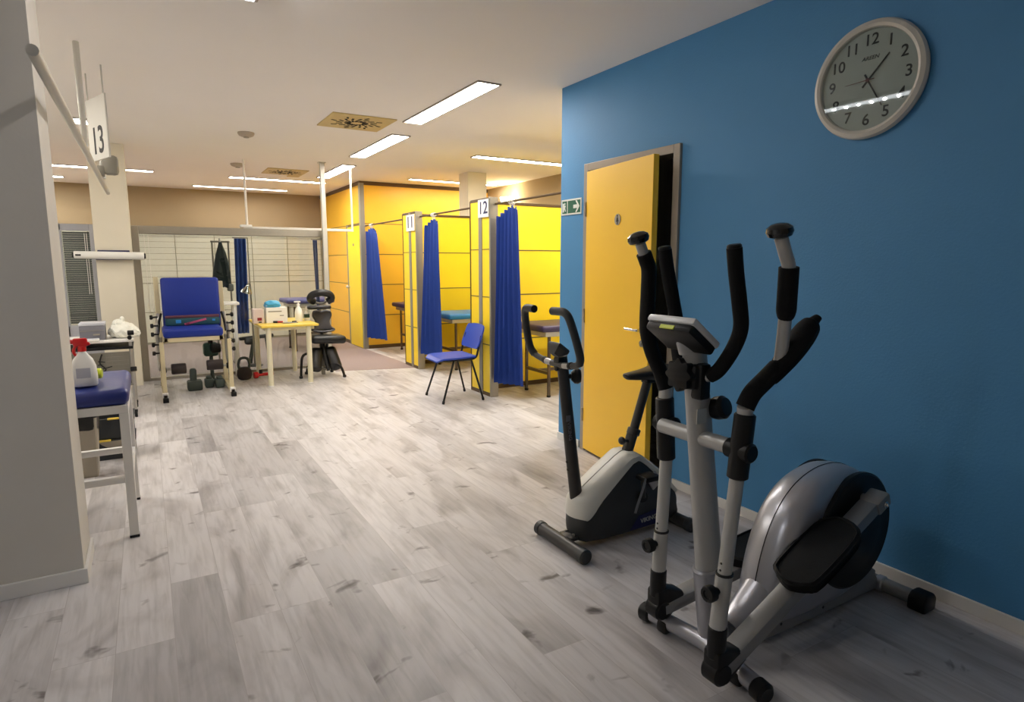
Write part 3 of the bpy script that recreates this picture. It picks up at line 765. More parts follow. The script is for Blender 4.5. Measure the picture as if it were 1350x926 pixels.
# neck of the housing reaching toward the mast
mb = MB(); mb.tube(catmull([(.33, 0, .235), (.25, 0, .165), (.17, 0, .105), (.10, 0, .075)], 5), [.052, .051, .05, .05, .05, .05, .049, .048, .047, .046, .045, .044, .042, .04, .038, .036], 18, flat=(.8, 1.25))
obj('neck_cover', mb, 'silver', t)
CC = Vector((.70, 0, .345))
for s in (-1, 1):
    y = s*.099
    mb = MB(); m2 = Matrix.Translation((CC.x, y, CC.z)) @ Matrix.Rotation(R(90)*(1 if s < 0 else -1), 4, 'X')
    mb.lathe([(.238, -.012), (.238, .004), (.228, .012), (.19, .008), (.16, .014), (.06, .016), (.05, .024), (0, .026)], m2, 56)
    dk = obj('crank_disc', mb, 'black', t)
    # pedal arm: from the front joint to the crank end
    if s < 0: J, K = Vector((-.16, s*.175, .095)), Vector((.712, s*.16, .487))
    else: J, K = Vector((-.075, s*.18, .108)), Vector((.645, s*.16, .195))
    d = (K-J).normalized(); nrm = Vector((-d.z, 0, d.x))
    mb = MB()
    def bar(a, b, w, h, sk=0.): 
        c = (a+b)/2; l = (b-a).length
        m3 = Matrix((d, Vector((0, 1, 0)), nrm)).transposed().to_4x4(); m3.translation = c
        mb.box((0, 0, 0), (l, w, h), .008, m3)
    bar(J, K, .07, .05)
    pa = obj('pedal_arm', mb, 'grey_arm', t)
    m3 = Matrix((d, Vector((0, 1, 0)), nrm)).transposed().to_4x4(); m3.translation = K
    mb = MB(); mb.box((0, s*.004, .0), (.085, .076, .056), .01, m3)
    obj('crank_bracket', mb, 'grey_arm', pa)
    mb = MB(); c = K+Vector((0, s*.04, 0)); mb.cyl(c-Vector((0, s*.02, 0)), c+Vector((0, s*.008, 0)), .013, 14); mb.ell(c+Vector((0, s*.01, 0)), (.008, .006, .008))
    obj('axle_bolt', mb, 'chrome', pa)
    mb = MB(); mb.cyl((K.x, s*.105, K.z), (K.x, s*.17, K.z), .016, 14)
    obj('crank_axle', mb, 'steel', pa)
    # foot plate: rounded tray with raised lip
    def pp(l, w, h): return J+d*l+Vector((0, w, 0))+nrm*h
    l0, l1 = (.40, .745) if s < 0 else (.40, .72)
    w0, w1 = -.085, .06
    o2 = [(l0+.02, w0+.02), (l0+.06, w0), (l1-.07, w0), (l1-.015, w0+.03), (l1, 0), (l1-.015, w1-.03), (l1-.07, w1), (l0+.06, w1), (l0+.02, w1-.02), (l0, w1-.06), (l0, w0+.06)]
    oc = [(p.x, p.y) for p in closed_catmull([(a, b, 0) for a, b in o2], 3)]
    if s > 0: oc = [(a, -b) for a, b in oc]
    mb = MB(); rg = []
    for h, ins in ((.028, .012), (.030, .004), (.045, 0), (.066, 0), (.070, .004), (.068, .008), (.064, .011), (.063, .016)):
        rg.append([pp(a, b, h) for a, b in (inset(oc, ins) if s < 0 else inset(oc, -ins))])
    mb.loft(rg)
    pd = obj('pedal', mb, 'pedal_black', t, smooth=40)
    # front joint
    mb = MB(); mb.cyl((J.x, J.y-.035, J.z), (J.x, J.y+.035, J.z), .04, 20, .008)
    mb.prism([(J.x-.03, J.z-.02), (J.x+.02, J.z-.045), (J.x+.115, J.z+.02), (J.x+.10, J.z+.055), (J.x+.02, J.z+.085), (J.x-.03, J.z+.08)], lambda a, b, q: (a, q, b), J.y-.033, J.y+.033, .012)
    mb.cyl((J.x-.005, J.y, J.z+.05), (J.x-.003, J.y, J.z+.155), .03, 18, .004)
    obj('joint_cover', mb, 'black', t)
    # lower swing arm
    top = Vector((-.112, s*.178, .745)) if s < 0 else Vector((-.062, s*.178, .69))
    bot = Vector((J.x-.004, J.y, J.z+.15))
    mid = bot.lerp(top, .36)
    mb = MB(); mb.cyl(bot, mid, .0265, 16, .003); mb.cyl(mid, top, .0225, 16, .002)
    la = obj('swing_arm', mb, 'grey_tube', t)
    mb = MB(); mb.cyl(mid-Vector((0, 0, .004)), mid+Vector((0, 0, .004)), .0275, 16, .001)
    for f in (.05, .12): 
        q = mid.lerp(top, f); mb.cyl(q+Vector((-.0235, 0, 0)), q+Vector((-.018, 0, 0)), .004, 8)
    obj('tube_collar', mb, 'ink', la)
    kq = bot.lerp(mid, .72)
    mb = MB(); mb.cyl(kq+Vector((-.02, 0, 0)), kq+Vector((-.04, 0, 0)), .012, 12)
    m4 = Matrix.Translation(kq+Vector((-.04, 0, 0))) @ Matrix.Rotation(R(-90), 4, 'Y')
    mb.lathe([(.014, 0), (.026, .006), (.027, .026), (.024, .032), (.015, .032), (.013, .028), (0, .028)], m4, 14)
    obj('locking_knob', mb, 'black', la)
# pivot
mb = MB(); mb.cyl((-.099, -.17, .823), (-.099, .17, .823), .026, 20, .002)
pv = obj('pivot_bar', mb, 'grey_tube', t)
for s in (-1, 1):
    a0, a1 = ((-.112, s*.178, .735), (-.098, s*.184, .94)) if s < 0 else ((-.062, s*.178, .69), (-.075, s*.184, .92))
    a0, a1 = Vector(a0), Vector(a1)
    c = a0.lerp(a1, .45)
    mb = MB(); mb.cyl(a0, a1, .033, 18, .004); mb.cyl((c.x, s*.13, .823), (c.x, s*.225, .823), .031, 18, .006)
    obj('arm_sleeve', mb, 'black', t)
# upper swinging handles
pts = [(-.099, -.184, .935), (-.105, -.188, .965)]
mb = MB(); mb.tube(pts, .024, 14)
rh = obj('swing_handle', mb, 'grey_tube', t, label='swinging handle with its foam grip torn loose')
obj('foam_grip', MB().tube(catmull([(-.106, -.188, .962), (-.085, -.195, 1.005), (-.045, -.208, 1.045), (-.004, -.218, 1.082)], 6), .029, 14), 'foam', rh)
obj('grip_tube', MB().tube(catmull([(-.02, -.214, 1.066), (.002, -.22, 1.10), (.0, -.228, 1.165), (-.008, -.238, 1.258), (-.016, -.245, 1.33), (-.024, -.25, 1.389), (-.045, -.25, 1.43), (-.068, -.25, 1.475)], 5), .0195, 12), 'grey_tube', rh)
mb = MB(); mb.tube(catmull([(-.006, -.2375, 1.225), (-.008, -.239, 1.262), (-.013, -.243, 1.32), (-.022, -.2495, 1.388)], 5), [.012, .018, .023, .026, .028, .029, .029, .029, .029, .029, .029, .029, .029, .029, .029, .029], 14)
obj('upper_grip', mb, 'foam', rh)
mb = MB(); tp = catmull([(-.03, -.213, 1.045), (.004, -.222, 1.085), (.042, -.23, 1.128), (.078, -.235, 1.168), (.104, -.238, 1.198), (.118, -.24, 1.214), (.142, -.245, 1.232)], 4)
n = len(tp); rr = []
for i in range(n):
    u = i/(n-1); rr.append(.025+.017*math.sin(PI*min(1, u*1.1)) if u < .84 else .020-.006*(u-.84)/.16)
mb.tube(tp, rr, 12, flat=(.85, 1.05))
obj('torn_grip', mb, 'foam', rh, label='torn foam grip peeling away')
m4 = Matrix.Translation((-.075, -.25, 1.492)) @ Euler((R(4), R(-14), 0)).to_matrix().to_4x4()
knobp = [(0, -.022), (.02, -.021), (.034, -.014), (.039, -.002), (.036, .01), (.024, .019), (.01, .0225), (0, .023)]
obj('ball_knob', MB().lathe(knobp, m4, 28), 'black_gloss', rh)
mb = MB(); mb.tube([(-.073, .184, .91), (-.066, .19, .955)], .024, 14)
lh = obj('swing_handle', mb, 'grey_tube', t, label='swinging handle with a whole foam grip')
obj('foam_grip', MB().tube(catmull([(-.066, .19, .95), (-.08, .205, 1.01), (-.108, .22, 1.081), (-.126, .228, 1.15), (-.129, .23, 1.205), (-.118, .24, 1.30), (-.111, .248, 1.375), (-.122, .25, 1.408), (-.136, .25, 1.434)], 5), .027, 14), 'foam', lh)
obj('grip_tube', MB().tube([(-.13, .25, 1.42), (-.154, .25, 1.47)], .019, 12), 'grey_tube', lh)
m4 = Matrix.Translation((-.163, .25, 1.486)) @ Euler((R(-4), R(-18), 0)).to_matrix().to_4x4()
obj('ball_knob', MB().lathe(knobp, m4, 28), 'black_gloss', lh)
# mast
cx = lambda z: .036-.15*z
mb = MB(); zs = [.28+.87*i/14 for i in range(15)]
mb.tube([(cx(z), 0, z) for z in zs], [.050-.009*i/14 for i in range(15)], 24, flat=(.78, 1.1), hint=(0, 1, 0))
ms = obj('mast', mb, 'grey_tube', t, smooth=60)
mb = MB(); mb.tube([(cx(z), 0, z) for z in (.03, .1, .2, .3, .335)], [.056, .056, .057, .058, .058], 24, flat=(.8, 1.1), hint=(0, 1, 0))
mb.tube([(cx(z), 0, z) for z in (.328, .338, .345)], [.058, .061, .056], 24, flat=(.8, 1.1), hint=(0, 1, 0))
obj('mast_socket', mb, 'silver', t)
mb = MB(); mb.box((-.128, -.0385, .905), (.045, .003, .05), .001)
obj('mast_label', mb, 'alu_light', ms, smooth=0)
# clamp and knob at the handlebar, bottle knob behind
mb = MB(); mb.box((-.135, 0, 1.035), (.075, .09, .085), .014); mb.box((-.13, -.03, 1.02), (.05, .05, .12), .012)
cp = obj('handlebar_clamp', mb, 'black', t)
m4 = Matrix.Translation((-.165, .01, 1.04)) @ Matrix.Rotation(R(-90), 4, 'Y')
mb = MB(); mb.prism([((.05+.006*math.cos(8*a))*math.cos(a), (.05+.006*math.cos(8*a))*math.sin(a)) for a in [2*PI*k/64 for k in range(64)]], lambda a, b, d: m4 @ Vector((a, b, d)), 0, .03, .003)
obj('clamp_knob', mb, 'black', cp)
mb = MB(); mb.cyl((-.075, -.02, .93), (-.045, -.02, .93), .014, 12); m4 = Matrix.Translation((-.05, -.045, .925)) @ Euler((R(70), R(25), 0)).to_matrix().to_4x4()
mb.lathe([(0, -.028), (.034, -.026), (.039, -.01), (.039, .014), (.03, .026), (0, .028)], m4, 24)
obj('tension_knob', mb, 'black', t)
# fixed handlebars
for s in (-1, 1):
    mb = MB(); mb.tube(catmull([(-.128, s*.02, 1.036), (-.122, s*.05, 1.036), (-.115, s*.065, 1.045)], 4), .017, 14)
    fh = obj('fixed_handlebar', mb, 'grey_tube', t)
    mb = MB(); mb.tube(catmull([(-.118, s*.055, 1.04), (-.108, s*.085, 1.065), (-.09, s*.12, 1.135), (-.08, s*.136, 1.20), (-.095, s*.14, 1.27), (-.122, s*.143, 1.37), (-.138, s*.145, 1.445)], 6), .0235, 16)
    obj('foam_sleeve', mb, 'foam', fh)
    obj('end_plug', MB().cyl((-.1375, s*.145, 1.442), (-.14, s*.145, 1.456), .022, 16, .004), 'black', fh)
# console
d = Vector((.80, 0, -.60)); nn = Vector((.60, 0, .80))
m3 = Matrix((d, Vector((0, 1, 0)), nn)).transposed().to_4x4(); m3.translation = (-.235, 0, 1.232)
def cb(x0, x1, y, z0, z1, bev): 
    return MB().box((0, 0, 0), (x1-x0, 2*y, z1-z0), bev, m3 @ Matrix.Translation(((x0+x1)/2, 0, (z0+z1)/2)))
co = obj('console', cb(0, .136, .097, -.05, -.012, .012), 'black', t)
obj('console_top', cb(-.006, .138, .101, -.022, .003, .008), 'console_white', co)
obj('display', cb(.03, .10, .06, .0031, .0055, .001), 'black_gloss', co, smooth=0)
mb = MB(); m5 = Matrix((Vector((0, 1, 0)), nn, d.cross(nn))).transposed().to_4x4()
mb.box((0, 0, 0), (.004, .06, .014), .001, m3 @ Matrix.Translation((.0, .0, -.038)))
obj('sticker', mb, 'lime', co, smooth=0)
mb = MB(); mb.tube([(-.155, 0, 1.12), (-.175, 0, 1.172)], .036, 18, flat=(.8, 1.1), hint=(0, 1, 0))
obj('console_mount', mb, 'grey_tube', t)

# ================================================================== EXERCISE BIKE
t = thing('exercise_bike', 'dark grey and white upright exercise bike in front of the yellow door', 'exercise machine', (1.68, 2.37, 0))
for x, nm in ((0., 'front_stabiliser'), (.695, 'rear_stabiliser')):
    st = obj(nm, MB().cyl((x, -.17, .036), (x, .17, .036), .033, 18, .002), 'bike_tube', t)
    for s in (-1, 1): obj('end_cap', MB().cyl((x, s*.16, .036), (x, s*.205, .036), .0365, 20, .008), 'bike_dark', st)
mb = MB(); mb.box((.35, 0, .05), (.70, .06, .035), .008); mb.box((.055, 0, .055), (.07, .1, .02), .005)
bb = obj('base_beam', mb, 'bike_tube', t)
mb = MB(); mb.cyl((.05, -.03, .06), (.05, -.03, .075), .008, 10); mb.cyl((.05, .03, .06), (.05, .03, .075), .008, 10)
obj('bolt', mb, 'steel', bb)
out = [(.055, .05), (.05, .16), (.058, .285), (.10, .32), (.33, .43), (.40, .445), (.46, .42), (.60, .31), (.69, .21), (.71, .12), (.69, .045), (.40, .022), (.12, .028)]
def round_front(mb):
    for v in mb.bm.verts:
        k = max(0., min(1., (.17-v.co.x)/.10)); v.co.x += .04*(abs(v.co.y)/.087)**2.2*k
    return mb
low = [(.055, .165), (.10, .19), (.15, .22), (.34, .38), (.395, .405), (.445, .395), (.52, .335), (.60, .26), (.685, .19), (.703, .12), (.685, .05), (.40, .028), (.12, .034), (.058, .055)]
def shell(poly, w, r):
    rg = []
    for k in range(7):
        a = PI/2*(k/6); rg.append((-(w-r)-r*math.cos(a) if False else -w+r*(1-math.sin(a)), r*(1-math.cos(a)) if False else 0))
    ys = [(-w, r), (-w+r*.3, r*.35), (-w+r, 0), (-w*.55, 0), (-w*.25, 0), (w*.25, 0), (w*.55, 0), (w-r, 0), (w-r*.3, r*.35), (w, r)]
    return MB().loft([[(a, y, b) for a, b in inset(poly, d)] for y, d in ys])
hs = obj('drive_housing', round_front(shell([(p[0], p[1]) for p in closed_catmull([(a, b, 0) for a, b in low], 4)], .083, .014)), 'bike_dark', t, smooth=50)
# white saddle-shaped top cover: a band following the upper outline
top = [(.046, .158), (.045, .19), (.05, .235), (.066, .262), (.11, .288), (.33, .425), (.395, .442), (.45, .425), (.60, .31), (.70, .205)]
bot = [(.054, .152), (.066, .157), (.09, .168), (.115, .182), (.15, .207), (.34, .365), (.39, .398), (.44, .392), (.58, .275), (.685, .185)]
tc = [Vector((a, 0, b)) for a, b in top]; bc = [Vector((a, 0, b)) for a, b in bot]
tc = catmull(tc, 4); bc = catmull(bc, 4)
w = .078
rg = []
for a, b in zip(tc, bc):
    m_ = a.lerp(b, .35)
    rg.append([(b.x, -w-.009, b.z), (m_.x, -w-.009, m_.z), (a.lerp(b, .06).x, -w+.012, a.lerp(b, .06).z), (a.x, -w+.04, a.z), (a.x, -.012, a.z), (a.x, .012, a.z), (a.x, w-.04, a.z), (a.lerp(b, .06).x, w-.012, a.lerp(b, .06).z), (m_.x, w+.009, m_.z), (b.x, w+.009, b.z)])
obj('top_cover', round_front(MB().loft(rg)), 'bike_white', t, smooth=50)
mb = MB(); mb.tube([(a.x, 0, a.z+.0005) for a in tc[14:27]], .0022, 6)
obj('cover_joint', mb, 'alu_light', t)
# navy maker panel on the side
mb = MB(); mb.prism([(.37, .04), (.425, .105), (.60, .13), (.62, .04)], lambda a, b, d: (a, d, b), -.0845, -.083)
dc = obj('side_decal', mb, 'navy_decal', hs, smooth=0)
mb = MB(); add_text(mb, 'VIKING', .034, plane_mtx((.495, -.0851, .078), (1, 0, .06), (-.06, 0, 1)), sx=1.0)
obj('decal_lettering', mb, 'alu_light', dc, smooth=0)
# crank and pedals
mb = MB(); mb.cyl((.44, -.085, .21), (.44, -.105, .21), .03, 18)
obj('crank_hub', mb, 'black', t)
for s, q in ((-1, (.405, .345)), (1, (.475, .075))):
    mb = MB(); a = Vector((.44, s*.105, .21)); b = Vector((q[0], s*.118, q[1]))
    mb.tube([a, a.lerp(b, .5)+Vector((0, s*.004, 0)), b], .011, 10, flat=(1, .7))
    obj('crank_arm', mb, 'bike_tube', t)
    mb = MB(); mb.box((q[0], s*.165, q[1]), (.095, .085, .028), .008); mb.cyl((q[0], s*.115, q[1]), (q[0], s*.2, q[1]), .009, 10)
    pd = obj('pedal', mb, 'black', t)
    mb = MB(); mb.cyl((q[0]+.046, s*.165-.012, q[1]), (q[0]+.049, s*.165+.012, q[1]), .008, 10)
    obj('reflector', mb, 'dark_red', pd)
    mb = MB(); mb.tube(catmull([(q[0]-.046, s*.20, q[1]+.01), (q[0]-.07, s*.205, q[1]-.04), (q[0]-.10, s*.206, q[1]-.11), (q[0]-.115, s*.207, q[1]-.15)], 4), .012, 8, flat=(1, .25))
    obj('toe_strap', mb, 'grey_arm', pd)
mb = MB(); mb.box((.515, -.0935, .285), (.07, .012, .08), .008, (0, R(-35), 0))
obj('side_plate', mb, 'grey_tube', hs)
# front post
mb = MB(); mb.tube([(.088, 0, .24), (.05, 0, .5), (.016, 0, .76), (-.012, 0, .965)], [.031, .029, .027, .026], 20, flat=(.9, 1.1), hint=(0, 1, 0))
po = obj('front_post', mb, 'bike_tube', t)
mb = MB(); mb.cyl((.038, 0, .44), (.024, 0, .438), .007, 10); mb.cyl((.045, 0, .40), (.03, 0, .398), .007, 10)
obj('bolt', mb, 'black', po)
mb = MB(); add_text(mb, 'VIKING', .026, plane_mtx((.021, -.0285, .60), (.13, 0, -1), (1, 0, .13)), sx=1.1)
mb.box((.011, -.03, .665), (.024, .002, .03), .0005)
obj('post_lettering', mb, 'printer', po, smooth=0)
# handlebar
half = [(-.033, 0, .927), (-.034, .06, .928), (-.036, .13, .938), (-.045, .185, .955), (-.056, .205, .985), (-.072, .205, 1.04), (-.09, .195, 1.11), (-.104, .18, 1.165), (-.112, .155, 1.186), (-.116, .115, 1.188), (-.118, .075, 1.187)]
mb = MB(); pth = catmull([(x, -y, z) for x, y, z in half[::-1]]+half[1:], 4)
hb = obj('handlebar', MB().tube(pth, .0145, 14), 'bike_tube', t)
for s in (-1, 1):
    obj('foam_grip', MB().tube(catmull([(x, s*y, z) for x, y, z in half[3:]], 4), .0185, 14), 'foam' if False else 'bike_dark', hb)
    mb = MB(); mb.cyl((-.0345, s*.095, .932), (-.0348, s*.115, .936), .0175, 14, .002); obj('grip_ring', mb, 'black', hb)
    mb = MB(); mb.tube([(-.0335, s*.05, .928), (-.0345, s*.095, .932)], .0155, 14); obj('pulse_plate', mb, 'steel', hb)
mb = MB(); mb.box((-.02, 0, .935), (.05, .05, .055), .01); mb.cyl((-.045, 0, .905), (-.03, 0, .905), .01, 10)
obj('handlebar_clamp', mb, 'black', t)
mb = MB(); m4 = Matrix.Translation((.06, -.02, .865)) @ Matrix.Rotation(R(90), 4, 'Y'); mb.cyl((.01, -.01, .865), (.05, -.01, .865), .012, 10)
mb.lathe([(0, -.026), (.02, -.024), (.036, -.008), (.038, .008), (.03, .022), (0, .026)], m4 @ Matrix.Rotation(R(30), 4, 'X'), 22)
obj('tension_knob', mb, 'black', t)
m3 = Matrix.Translation((-.03, 0, 1.005)) @ Euler((0, R(38), 0)).to_matrix().to_4x4() @ Matrix.Scale(.8, 4)
mb = MB(); mb.loft([[(x*s_, y*s_, z) for x, y in ((-.045, -.055), (.035, -.065), (.055, -.04), (.055, .04), (.035, .065), (-.045, .055))] for s_, z in ((.45, -.05), (.8, -.022), (1., -.008), (1., .008), (.92, .014))])
bmesh.ops.transform(mb.bm, matrix=m3, verts=mb.bm.verts)
cs = obj('console', mb, 'bike_dark', t)
mb = MB(); mb.box((0, 0, .0145), (.05, .06, .003), .001, m3 @ Matrix.Translation((0, 0, .0145)) @ Matrix.Translation((0, 0, -.0145)))
obj('display', mb, 'grey_green', cs, smooth=0)
# saddle
mb = MB(); mb.tube([(.398, 0, .40), (.45, 0, .545)], .03, 18, flat=(.9, 1.05)); mb.cyl((.443, 0, .515), (.456, 0, .55), .034, 18)
sk = obj('seat_tube', mb, 'bike_tube', t)
mb = MB(); mb.cyl((.405, -.01, .492), (.375, -.012, .497), .008, 10); mb.ell((.362, -.012, .499), (.017, .021, .021))
obj('height_knob', mb, 'bike_tube', sk)
obj('seat_post', MB().cyl((.447, 0, .53), (.535, 0, .79), .0235, 18, .002), 'bike_tube', t)
mb = MB()
sec = [(.385, .02, .838, .012), (.40, .033, .842, .02), (.45, .043, .846, .026), (.52, .06, .85, .032), (.58, .09, .852, .038), (.64, .118, .856, .042), (.70, .122, .858, .042), (.745, .10, .855, .032), (.76, .06, .852, .018)]
rg = []
for x, w, z, h in sec:
    rg.append([(x, w*1.05*math.cos(a), z-h*.45+h*(.6*math.sin(a) if math.sin(a) > 0 else 1.15*math.sin(a))) for a in [2*PI*k/20 for k in range(20)]])
mb.loft(rg)
sd = obj('saddle', mb, 'leather', t, smooth=60)
mb = MB(); mb.box((.56, 0, .80), (.10, .05, .035), .008)
obj('saddle_clamp', mb, 'black', sd)

# ================================================================== BLUE CHAIR
t = thing('stacking_chair', 'blue plastic stacking chair with thin black legs, before the 12 partition', 'chair', (2.71, 5.79, 0), R(-3))
def shell_sheet(fn, nu, nv, th, nrm):
    vs = []; fs = []
    for s in (0, 1):
        for j in range(nv+1):
            for i in range(nu+1): vs.append(Vector(fn(i/nu, j/nv))+Vector(nrm)*th*s)
    w = nu+1; o2 = w*(nv+1)
    for j in range(nv):
        for i in range(nu):
            a = j*w+i; fs += [(a, a+1, a+w+1, a+w), (o2+a, o2+a+w, o2+a+w+1, o2+a+1)]
    for j in range(nv):
        for i in (0, nu): a = j*w+i; fs.append((a, a+w, o2+a+w, o2+a))
    for i in range(nu):
        for j in (0, nv): a = j*w+i; fs.append((a, a+1, o2+a+1, o2+a))
    return MB().raw(vs, fs)
def seatf(u, v):
    x = -.25+.42*u; w = .225*(1-.10*(2*abs(u-.5))**4)*(1-.16*max(0, (.18-u)/.18)**2)
    y = (2*v-1)*w
    return (x, y, .452-.028*max(0, (.16-u)/.16)**2-.012*math.sin(PI*u)*(1-(2*v-1)**2)+.008*u)
obj('seat', shell_sheet(seatf, 16, 12, -.016, (0, 0, 1)), 'chair_blue', t, smooth=50)
def backf(u, v):
    z = .515+.255*v; c = (2*u-1)
    w = .215*(1-.13*abs(2*v-1)**5)
    return (.165+.085*v-.03*(1-c*c)*0+.03*(c*c)*-1+.03, c*w, z-.012*c*c*(1 if v > .5 else -1)*abs(2*v-1))
obj('backrest', shell_sheet(backf, 14, 12, .014, (1, 0, -.25)), 'chair_blue', t, smooth=50)
for s in (-1, 1):
    obj('leg', MB().tube([(-.222, s*.245, .01), (-.085, s*.205, .425)], .0105, 10), 'black', t)
    obj('leg', MB().tube([(.220, s*.245, .01), (.105, s*.205, .425)], .0105, 10), 'black', t)
    mb = MB(); mb.tube(catmull([(-.20, s*.195, .43), (0, s*.20, .428), (.12, s*.20, .43), (.165, s*.20, .455), (.185, s*.20, .52), (.225, s*.195, .66)], 5), .0105, 10)
    obj('side_frame', mb, 'black', t)
    for x in (-.222, .22): obj('leg_tip', MB().cyl((x, s*.245, 0), (x-.006*(1 if x > 0 else -1), s*.2435, .03), .014, 10), 'black', t)
mb = MB(); mb.tube([(-.085, -.205, .425), (-.085, .205, .425)], .01, 8); mb.tube([(.105, -.205, .425), (.105, .205, .425)], .01, 8)
obj('cross_bar', mb, 'black', t)

# ================================================================== LEFT FOREGROUND: padded stand and what is on and under it
t = thing('padded_stool', 'tall white framed stool with a navy padded top, beside the left wall end', 'stool', (-.44, 3.9, 0))
x0, x1, y0, y1 = -.76, -.12, 3.585, 4.215; g = .042
for x in (x0, x1-g):
    for y in (y0, y1-g):
        l = obj('leg', MB().span((x, y, .012), (x+g, y+g, .655), .003), 'white_metal', t, world=True, smooth=0)
        obj('leg_tip', MB().span((x-.001, y-.001, 0), (x+g+.001, y+g+.001, .014), .002), 'black', l, world=True, smooth=0)
mb = MB()
for y in (y0, y1-g): mb.span((x0, y, .655), (x1, y+g, .697), .003); obj('stretcher', MB().span((x0+g, y+.004, .295), (x1-g, y+g-.004, .33), .003), 'white_metal', t, world=True, smooth=0)
for x in (x0, x1-g): mb.span((x, y0+g, .655), (x+g, y1-g, .697), .003); obj('stretcher', MB().span((x+.004, y0+g, .295), (x+g-.004, y1-g, .33), .003), 'white_metal', t, world=True, smooth=0)
obj('frame', mb, 'white_metal', t, world=True, smooth=0)
mb = MB(); mb.box(((x0+x1)/2, (y0+y1)/2, .738), (x1-x0+.015, y1-y0+.015, .085), .034, seg=4)
bm = mb.bm
bmesh.ops.subdivide_edges(bm, edges=[e for e in bm.edges if e.calc_length() > .3], cuts=10, use_grid_fill=True)
for v in bm.verts:
    v.co.z += .010*math.sin(9*v.co.x+3*v.co.y)*math.cos(8*v.co.y) if v.co.z > .745 else 0
obj('cushion', mb, 'navy_vinyl', t, world=True, smooth=60)
ZT = .786
t = thing('spray_bottle', 'white spray bottle with red trigger head on the navy padded stool', 'bottle', (-.30, 3.74, ZT))
mb = MB(); rg = []
for z, w, d in ((0, .034, .05), (.006, .04, .056), (.05, .041, .057), (.10, .039, .054), (.135, .033, .042), (.16, .02, .024), (.175, .014, .015), (.19, .014, .014)):
    rg.append([(d*math.copysign(abs(math.cos(a))**.7, math.cos(a)), w*math.copysign(abs(math.sin(a))**.7, math.sin(a)), z) for a in [2*PI*k/24 for k in range(24)]])
mb.loft(rg); obj('body', mb, 'white', t, smooth=50)
mb = MB(); mb.cyl((0, 0, .175), (0, 0, .20), .019, 16); mb.box((-.005, 0, .222), (.062, .024, .04), .009); mb.cyl((-.03, 0, .225), (-.052, 0, .225), .011, 12)
mb.tube(catmull([(-.012, 0, .215), (-.03, 0, .195), (-.034, 0, .17), (-.026, 0, .155)], 4), .007, 8, flat=(1, 1.4)); mb.box((.012, 0, .205), (.05, .02, .016), .004, (0, R(-25), 0))
obj('trigger_head', mb, 'red', t)
obj('label_patch', MB().box((.0, -.0405, .07), (.06, .002, .05), .001), 'printer_lid', t, smooth=0)
t = thing('squeeze_bottle', 'small bottle with lime yellow cap lying behind the spray bottle', 'bottle', (-.285, 3.905, ZT), R(-8))
obj('body', MB().lathe([(0, 0), (.027, .003), (.03, .012), (.03, .1), (.018, .118), (.018, .125)], Matrix.Translation((.02, 0, .034)) @ Matrix.Rotation(R(-90), 4, 'Y'), 20), 'navy_vinyl', t)
obj('cap', MB().lathe([(.024, 0), (.028, .004), (.028, .03), (.022, .036), (0, .037)], Matrix.Translation((.015, 0, .034)) @ Matrix.Rotation(R(90), 4, 'Y'), 20), 'lime', t)
t = thing('waste_bin', 'taupe waste bin lined with a black bag, behind the padded stool', 'bin', (-.44, 4.86, 0))
obj('body', MB().loft([[(s*a+0, s*b, z) for a, b in ((-.10, -.09), (-.09, -.10), (.09, -.10), (.10, -.09), (.10, .09), (.09, .10), (-.09, .10), (-.10, .09))] for z, s in ((0, .78), (.01, .8), (.40, 1.0))]), 'bin', t, smooth=0)
mb = MB()
rg = []
for z, s, j in ((.33, 1.03, .012), (.36, 1.04, .006), (.405, 1.06, 0), (.425, 1.03, .004), (.415, .94, 0), (.36, .9, 0)):
    rg.append([(s*.1*math.copysign(abs(math.cos(a))**.35, math.cos(a)), s*.1*math.copysign(abs(math.sin(a))**.35, math.sin(a)), z+j*math.sin(5*a)+j*.6*math.sin(11*a)) for a in [2*PI*k/40 for k in range(40)]])
mb.loft(rg); obj('bin_bag', mb, 'bag', t, smooth=60)
for z, lb, fl in ((.0, 'dark lower storage crate with a beige cloth over its front, behind the padded stool', True), (.155, 'dark storage crate with a yellow tab stacked on another crate behind the stool', False)):
    t = thing('storage_crate', lb, 'crate', (-.30, 5.3, z), 0)
    mb = MB(); w, d, h, th = .15, .14, .145, .008
    mb.span((-w, -d, 0), (w, d, th)); mb.span((-w, -d, th), (w, -d+th, h)); mb.span((-w, d-th, th), (w, d, h)); mb.span((-w, -d+th, th), (-w+th, d-th, h)); mb.span((w-th, -d+th, th), (w, d-th, h))
    obj('body', mb, 'crate_dark', t, smooth=0)
    mb = MB(); mb.span((-w-.008, -d-.008, h-.018), (w+.008, -d, h)); mb.span((-w-.008, d, h-.018), (w+.008, d+.008, h)); mb.span((-w-.008, -d, h-.018), (-w, d, h)); mb.span((w, -d, h-.018), (w+.008, d, h))
    obj('rim', mb, 'crate_dark', t, smooth=0)
    if fl:
        mb = MB(); mb.prism([(-.07, .138), (.15, .138), (.15, .03), (.10, .022), (.04, .05), (-.05, .115)], lambda a, b, q: (a, q, b), -d-.016, -d-.008, .003)
        obj('hanging_cloth', mb, 'bin', t, label='folded beige cloth hanging over the front')
    obj('handle_tab', MB().box((-.03 if fl else .03, -d-.012, h+.0), (.07, .018, .014), .004), 'lime' if False else 'table_yellow', t)

